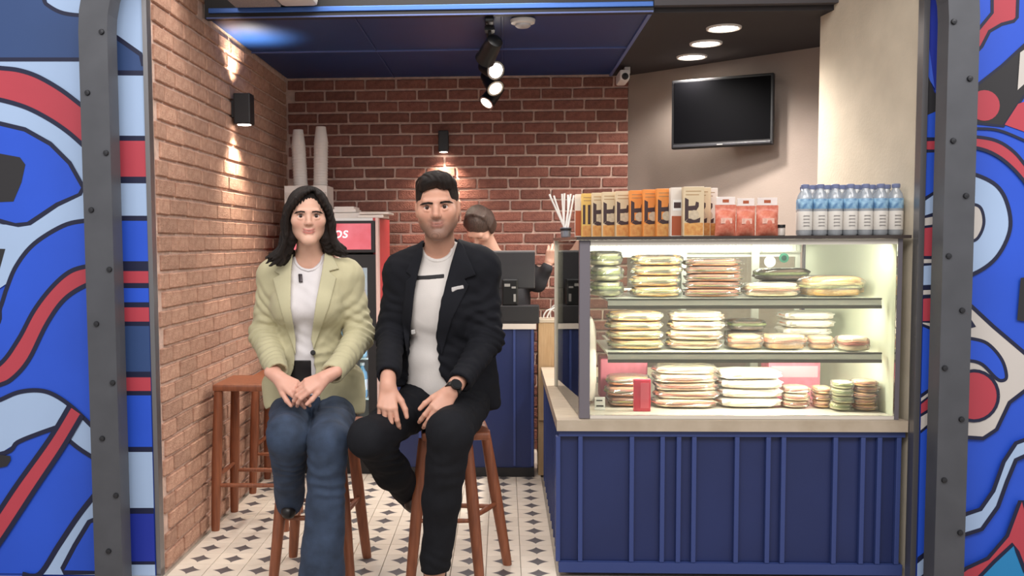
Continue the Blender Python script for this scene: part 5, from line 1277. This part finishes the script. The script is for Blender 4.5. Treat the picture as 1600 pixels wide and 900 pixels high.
# ================================================================== the woman
def woman():
    t = thing('person', 'woman with long dark hair in a pale green blazer and blue jeans', 'person', tuple(P(488, 620, 3.6))[:2]+(0,))
    hc = Pn(481.5, 339, 3.46); s = .88; R = frame_face(hc, pitch=math.radians(1), yaw=math.radians(1))
    nb = Pn(484, 405, 3.53); ch = Pn(484, 468, 3.54); wa = Pn(484, 552, 3.57); pe = Pn(490, 622, 3.60)
    SR, SL = Pn(428, 432, 3.56), Pn(541, 432, 3.55); ER, EL = Pn(412, 524, 3.57), Pn(565, 522, 3.56); WR, WL = Pn(433, 588, 3.34), Pn(513, 588, 3.31)
    e = (SL-SR); e[2] = 0; e /= np.linalg.norm(e); fw = np.array([e[1], -e[0], 0]); RT = np.stack([e, -fw, V(0, 0, 1)], 1)
    hipR, hipL = Pn(456, 636, 3.60), Pn(524, 638, 3.60); knR, knL = Pn(449, 682, 3.24), Pn(514, 688, 3.22); anR, anL = Pn(455, 798, 3.52), Pn(502, 893, 3.28)
    def torso(fd, g, k=.05):
        fd.ell(ch, (.130+g, .090+g, .135+g), RT, k); fd.ell(wa, (.112+g, .085+g, .12+g), RT, k); fd.ell(pe+V(0, 0, .01), (.145+g, .115+g, .10+g), RT, k)
        for sx in (-1, 1): fd.ell(ch+e*sx*.056+fw*.068+V(0, 0, -.02), V(.055, .042, .055)+g*.6, RT, .03)
        fd.cone(SR+e*.01, SL-e*.01, .042+g, .042+g, k); fd.cone(nb+V(0, .01, 0), SR+V(0, 0, .014), .036+g, .028+g, k); fd.cone(nb+V(0, .01, 0), SL+V(0, 0, .014), .036+g, .028+g, k)
    hd = head_field(hc, R, s, True, .0021, nb, .043); v1, f1 = hd.mesh(); v1 = relax(v1, f1, 1, .3)
    bd = Field((-1.02, 3.05, .06), (-.42, 3.82, 1.22), .008); torso(bd, -.006, .04)
    bd.chain([SR, ER, WR], [.034, .028, .017], .02); bd.chain([SL, EL, WL], [.034, .028, .017], .02)
    bd.chain([hipR, knR, anR], [.062, .046, .030], .03); bd.chain([hipL, knL, anL, anL+V(0, 0, -.08)], [.062, .046, .030, .028], .03)
    v2, f2 = bd.mesh()
    h1 = Field(WR-.16, WR+.19, .0024); hand_field(h1, WR+V(.006, -.006, -.004), V(.80, -.34, -.42), V(.10, -.80, .55), 1, .90, ((14, 26, 18), (16, 28, 20), (18, 30, 22), (20, 32, 24)), (30, 10, 15, .2), 2)
    h2 = Field(WL-.19, WL+.14, .0024); hand_field(h2, WL+V(-.006, -.014, 0), V(-.84, -.30, -.40), V(-.10, -.80, .58), -1, .90, ((18, 30, 20), (20, 32, 22), (22, 34, 24), (24, 36, 26)), (28, 10, 15, .2), 2)
    for h_, W_, E_ in ((h1, WR, ER), (h2, WL, EL)): h_.cone(W_, W_+(E_-W_)*.32, .0195, .023, .02)
    v3, f3 = h1.mesh(); v4, f4 = h2.mesh()
    col = np.concatenate([head_colors(v1, hc, R, s, '#dcae98', '#bd6c66', True), np.tile(np.array(lin('#dcae98')), (len(v2), 1)), np.tile(np.array(lin('#dba692')), (len(v3)+len(v4), 1))])
    mk('body', [(v1, f1), (v2, f2), (v3, f3), (v4, f4)], skinmat('skin_woman'), t, col)
    eyes(t, hc, R, s, M_hair, True)
    hf = lambda fd: fill_head(fd, hc, R, s, True, nb, .040)
    for pl in ([(458.5, 334), (463, 330.6), (470, 329.2), (476.5, 330.2), (476.5, 332.2), (470, 331.6), (464, 332.8)], [(487.5, 330.2), (494, 329.2), (501, 330.6), (505.5, 334), (500, 332.8), (494, 331.6), (487.5, 332.2)]):
        mk('eyebrow', plate(hf, pl, .0018, 3.43, .0013), M_hair, t)
    # long hair, parted on the picture's right, swept over the forehead
    w = lambda *p: hc+R@(np.array(p)*s)
    fd = Field(hc+V(-.19, -.15, -.24), hc+V(.19, .17, .16), .003)
    fd.ell(w(0, .024, .040), V(.088, .097, .088)*s, R, .0)
    fd.ell(w(.014, -.108, -.014), V(.058, .080, .108)*s, R, .003, True)
    rr = random.Random(5); part = V(.020, -.056, .110)
    for sx in (-1, 1): fd.chain([w(sx*.070, .015, .03), w(sx*.083, .004, -.03), w(sx*.080, .010, -.085), w(sx*.088, .016, -.130)], [.030*s, .028*s, .035*s, .026*s], .01)
    for side, n in ((-1, 50), (1, 42)):
        for i in range(n):
            a = i/(n-1)                     # 0 = front lock, 1 = back of the head
            j = lambda m: rr.uniform(-m, m)
            root = part+V(side*.004, a*.13, .010*math.sin(a*3)-.02*a)
            if side < 0:
                mid0 = V(-.024-.016*a, -.080+.13*a, .092+.004*a); mid1 = V(-.062, -.066+.14*a, .050)
                temple = V(-.088+j(.003), -.046+.13*a, .008); cheek = V(-.094+j(.005), -.036+a*.120, -.045)
                jaw = V(-.104+j(.010)+.02*a, -.030+a*.110, -.105); end = V(-.142+j(.022)+.07*a, -.030+a*.100, -.165+j(.018)); tip = end+V(-.026, -.006, -.018)
            else:
                mid0 = V(.044+.004*a, -.074+.13*a, .090+.004*a); mid1 = V(.068, -.062+.14*a, .050)
                temple = V(.087+j(.003), -.044+.13*a, .008); cheek = V(.092+j(.005), -.030+a*.115, -.040)
                jaw = V(.102+j(.009)-.02*a, -.024+a*.105, -.090); end = V(.128+j(.018)-.06*a, -.020+a*.090, -.132+j(.018)); tip = end+V(.022, -.008, -.012)
            pts = [(v.x, v.y, v.z) for v in catmull([root, mid0, mid1, temple, cheek, jaw, end, tip], 2)]
            rs = np.interp(np.linspace(0, 1, len(pts)), [0, .15, .6, .85, 1], [.006, .0095, .0105, .0085, .0025])*(1+j(.2))
            fd.chain([w(*p) for p in pts], list(rs*s), .0022)
    v, f = fd.mesh(); v = relax(v, f, 1, .3); q = ((v-hc)@R)/s; v = v+vnormals(v, f)*(.0016*np.sin(np.arctan2(q[:, 0], q[:, 1]-.02)*46+q[:, 2]*60+2*np.sin(q[:, 2]*40)))[:, None]; mk('hair', (v, f), M_hair, t)
    # blouse
    def blouse(fd): torso(fd, .006)
    lo, hi = Pn(385, 650, 3.3), Pn(600, 380, 3.75)
    fd = Field(lo, hi, .005); blouse(fd); cut_poly(fd, [(482+20*math.cos(a*PI/12), 401+19*math.sin(a*PI/12)) for a in range(13)]+[(440, 330), (524, 330)], 3.58)
    v, f = fd.mesh(); v = folds(relax(v, f, 2), f, .002, 45, 6); M_bl = mat('white_blouse', '#d9d4d6', .8, var=.03, scale=14, bump=.08, bscale=300)
    bl = mk('blouse', (v, f), M_bl, t)
    mk('collar_edge', plate(blouse, [(482+24*math.cos(a*PI/12), 401+23*math.sin(a*PI/12)) for a in range(13)]+[(482+20*math.cos(a*PI/12), 401+19*math.sin(a*PI/12)) for a in range(12, -1, -1)], .003, 3.56, .0022), M_bl, bl)
    mk('brooch', plate(blouse, [(466, 428), (472, 428), (473, 441), (467, 441)], .006, 3.50, .0018), mat('brooch_dark', '#3a3336', .3, metal=.6), bl)
    mk('belt', plate(lambda fd: torso(fd, .008), [(454, 563), (486, 563), (487, 600), (454, 600)], .003, 3.55, .003), mat('black_belt', '#1d1a1c', .5), t)
    # blazer
    def blazer(fd):
        torso(fd, .020, .05)
        fd.ell(Pn(492, 606, 3.60), (.172, .135, .135), RT, .05)
        fd.chain([SR+V(0, 0, -.006), ER, WR+V(-.004, .02, .016)], [.054, .048, .040], .03); fd.chain([SL+V(0, 0, -.006), EL, WL+V(.014, .014, .010)], [.054, .049, .041], .03)
        fd.cone(Pn(548, 590, 3.58), Pn(556, 640, 3.56), .045, .036, .04); fd.cone(Pn(425, 600, 3.57), Pn(424, 632, 3.55), .035, .028, .04)
    fd = Field((-1.04, 3.05, .50), (-.40, 3.82, 1.20), .0048); blazer(fd); cuff(fd, WR+V(-.004, .02, .016), ER, -.008, .085); cuff(fd, WL+V(.014, .014, .010), EL, -.008, .085)
    cut_poly(fd, [(440, 330), (458, 398), (452, 470), (458, 520), (462, 560), (452, 600), (440, 622), (455, 660), (512, 660), (500, 622), (492, 580), (487, 545), (492, 500), (500, 440), (508, 396), (520, 330)], 3.585)
    cut_poly(fd, [(380, 646), (408, 645), (440, 628), (470, 632), (500, 642), (530, 646), (578, 647), (620, 640), (620, 760), (380, 760)], 3.9)
    v, f = fd.mesh(); v = relax(v, f, 2, .5); v = creases(v, f, [(ER, WR-SR, .006, 36, .09), (EL, WL-SL, .0065, 36, .09), (SR*.5+ER*.5, ER-SR-e*.2, .004, 26, .09), (SL*.5+EL*.5, EL-SL+e*.2, .004, 26, .09), (WR*.55+ER*.45, WR-ER, .005, 36, .07), (WL*.55+EL*.45, WL-EL, .005, 36, .07), (wa+fw*.1+e*.05, V(-.5, 0, 1), .003, 22, .09)]); v = folds(v, f, .0030, 22, 31, (1, 1, 1.2)); v = folds(v, f, .0010, 65, 32)
    M_bz = mat('sage_blazer', '#b9b290', .8, var=.05, scale=14, bump=.12, bscale=350, sheen=.1)
    bz = mk('blazer', (v, f), M_bz, t)
    M_bl2 = mat('sage_lapel', '#bcb695', .8, var=.04, scale=14, bump=.1, bscale=350)
    for pl in ([(508, 393), (520, 400), (530, 420), (514, 424), (526, 434), (514, 480), (490, 546), (486, 530), (494, 470), (502, 430)], [(458, 396), (448, 402), (428, 424), (437, 429), (426, 436), (440, 490), (462, 556), (462, 530), (454, 480), (455, 420)]):
        mk('lapel', plate(blazer, pl, .0075, 3.57, .0028), M_bl2, bz)
    mk('button', plate(blazer, [(486+4.2*math.cos(a*PI/6)+3, 551+4.2*math.sin(a*PI/6)) for a in range(12)], .012, 3.56, .0018), M_black, bz)
    # jeans
    fd = Field((-1.02, 3.02, .03), (-.42, 3.84, .84), .0052)
    fd.ell(pe, (.152, .122, .10), RT, .05); fd.chain([hipR, knR], [.082, .072], .015); fd.chain([knR, knR*.45+anR*.55, anR+V(0, 0, -.01)], [.072, .055, .058], .015)
    fd.chain([hipL, knL], [.082, .069], .012); fd.chain([knL, knL*.5+anL*.5, anL, anL+V(0, 0, -.07)], [.069, .066, .078, .082], .012)
    G = fd.grid(); fd.F = np.maximum(fd.F, np.where(G[..., 1] > 3.40, anR[2]-.012-G[..., 2], -1)).astype(np.float32)
    fd.F = np.maximum(fd.F, np.where(G[..., 1] < 3.42, .055-G[..., 2], -1)).astype(np.float32); fd.F = np.maximum(fd.F, .568-G[..., 2]-np.where((np.abs(G[..., 0]+.705) < .155) & (np.abs(G[..., 1]-3.60) < .155), 0, 9)).astype(np.float32)
    v, f = fd.mesh(); v = relax(v, f, 2, .5); v = creases(v, f, [(hipL*.5+knL*.5, V(.4, .2, 1), .004, 26, .10), (hipR*.5+knR*.5, V(-.4, .2, 1), .004, 26, .10), (knR*.7+anR*.3, anR-knR, .004, 26, .09), (knL*.75+anL*.25, anL-knL+V(.1, 0, 0), .004, 20, .10)]); v = folds(v, f, .0026, 20, 41); v = folds(v, f, .0010, 70, 42)
    je = mk('jeans', (v, f), mat('blue_denim', '#283447', .85, col2='#394963', scale=16, bump=.2, bscale=400), t)
    M_sh = mat('black_shoe', '#1c1716', .4)
    shoe('shoe', V(anL[0], anL[1]+.05, 0), V(anL[0]-.01, anL[1]-.17, 0), .036, .09, M_sh, t)
    shoe('shoe', V(anR[0]-.005, anR[1]+.07, .250), V(anR[0]+.015, anR[1]-.13, .250), .034, .06, M_sh, t)
    return t
woman()

# ================================================================== the worker behind the counter, bending down
def worker():
    t = thing('person', 'worker in black with brown hair bending down behind the till monitor', 'person', (-.06, 5.47, 0))
    hc = Pn(749, 356, 5.36); s = .92; R = frame_face(hc, pitch=math.radians(52), yaw=math.radians(-28), roll=math.radians(8))
    nb = Pn(772, 402, 5.46); ch = Pn(788, 470, 5.50); pe = V(.0, 5.55, .80); SR, SL = Pn(738, 432, 5.46), Pn(826, 428, 5.48)
    EL, WL = V(.19, 5.46, 1.02), Pn(857, 412, 5.42); 
    hd = head_field(hc, R, s, True, .004, nb, .042); v1, f1 = hd.mesh()
    bd = Field((-.40, 5.22, .0), (.42, 5.75, 1.32), .008)
    bd.chain([SL, EL, WL], [.040, .034, .024], .02); bd.chain([SR, SR+V(-.05, -.02, -.25), SR+V(.02, -.12, -.28)], [.038, .032, .024], .02)
    bd.ell(ch, (.13, .09, .16), None, .05); bd.cone(ch, pe, .11, .12, .05); bd.cone(SR, SL, .045, .045, .04)
    for sx in (-1, 1): bd.chain([pe+V(sx*.07, 0, 0), pe+V(sx*.075, 0, -.40), pe+V(sx*.075, 0, -.76)], [.075, .055, .038], .03)
    v2, f2 = bd.mesh()
    h1 = Field(WL-.1, WL+.15, .003); hand_field(h1, WL, V(.25, -.25, .9), V(-.1, -.95, -.2), 1, .92, ((45, 50, 30),)*4, (30, 15, 15, .3), 3); v3, f3 = h1.mesh()
    col = np.concatenate([head_colors(v1, hc, R, s, '#d9ab96', '#b9706a', True), np.tile(np.array(lin('#d9ab96')), (len(v2)+len(v3), 1))])
    mk('body', [(v1, f1), (v2, f2), (v3, f3)], skinmat('skin_worker'), t, col)
    w = lambda *p: hc+R@(np.array(p)*s)
    fd = Field(hc-.2, hc+.2, .004); fd.ell(w(0, .020, .040), V(.082, .098, .086)*s, R, 0); fd.ell(w(0, -.115, -.025), V(.062, .082, .090)*s, R, .003, True)
    rr = random.Random(2)
    for i in range(44):
        a = -PI*.62+2*PI*.62*i/43+PI/2; c_, s_ = math.cos(a), math.sin(a)
        fd.chain([w(0, .0, .125), w(.055*c_, .02+.06*s_, .105), w(.083*c_, .02+.092*s_, .04), w(.080*c_, .03+.088*s_, -.03), w(.05*c_, .06+.05*s_, -.075+rr.uniform(-.012, .012))], [.008, .010, .011, .010, .006], .003)
    v, f = fd.mesh(); mk('hair', (relax(v, f, 1, .3), f), mat('brown_hair', '#33251f', .45, col2='#5a463c', scale=40, stretch=(5, 5, 1), bump=.5, bscale=120), t)
    fd = Field((-.42, 5.20, .45), (.42, 5.745, 1.30), .006)
    fd.ell(ch, (.148, .108, .175), None, .05); fd.cone(ch, pe, .128, .138, .05); fd.cone(SR, SL, .062, .062, .05); fd.chain([SL, EL, WL+V(-.012, .004, -.03)], [.058, .048, .036], .03); fd.chain([SR, SR+V(-.05, -.02, -.22)], [.056, .05], .03)
    v, f = fd.mesh(); v = folds(relax(v, f, 2), f, .003, 28, 51); mk('black_top', (v, f), mat('worker_black', '#222126', .8, var=.08, scale=20), t)
    fd = Field(nb-.11, nb+.11, .004); fd.ell(nb+V(0, .0, -.012), (.068, .060, .034), None, 0); v, f = fd.mesh(); mk('white_collar', (v, f), mat('worker_white', '#d8d3cf', .8), t)
    fd = Field((-.2, 5.36, .02), (.2, 5.74, .9), .008)
    for sx in (-1, 1): fd.chain([pe+V(sx*.07, 0, 0), pe+V(sx*.075, 0, -.40), pe+V(sx*.075, 0, -.74)], [.10, .075, .06], .03)
    mk('trousers', fd.mesh(), mat('worker_black', '#222126'), t)
    for sx in (-1, 1): shoe('shoe', V(pe[0]+sx*.075, pe[1]+.05, 0), V(pe[0]+sx*.08, pe[1]-.17, 0), .036, .08, mat('black_shoe', '#1c1716'), t)
worker()
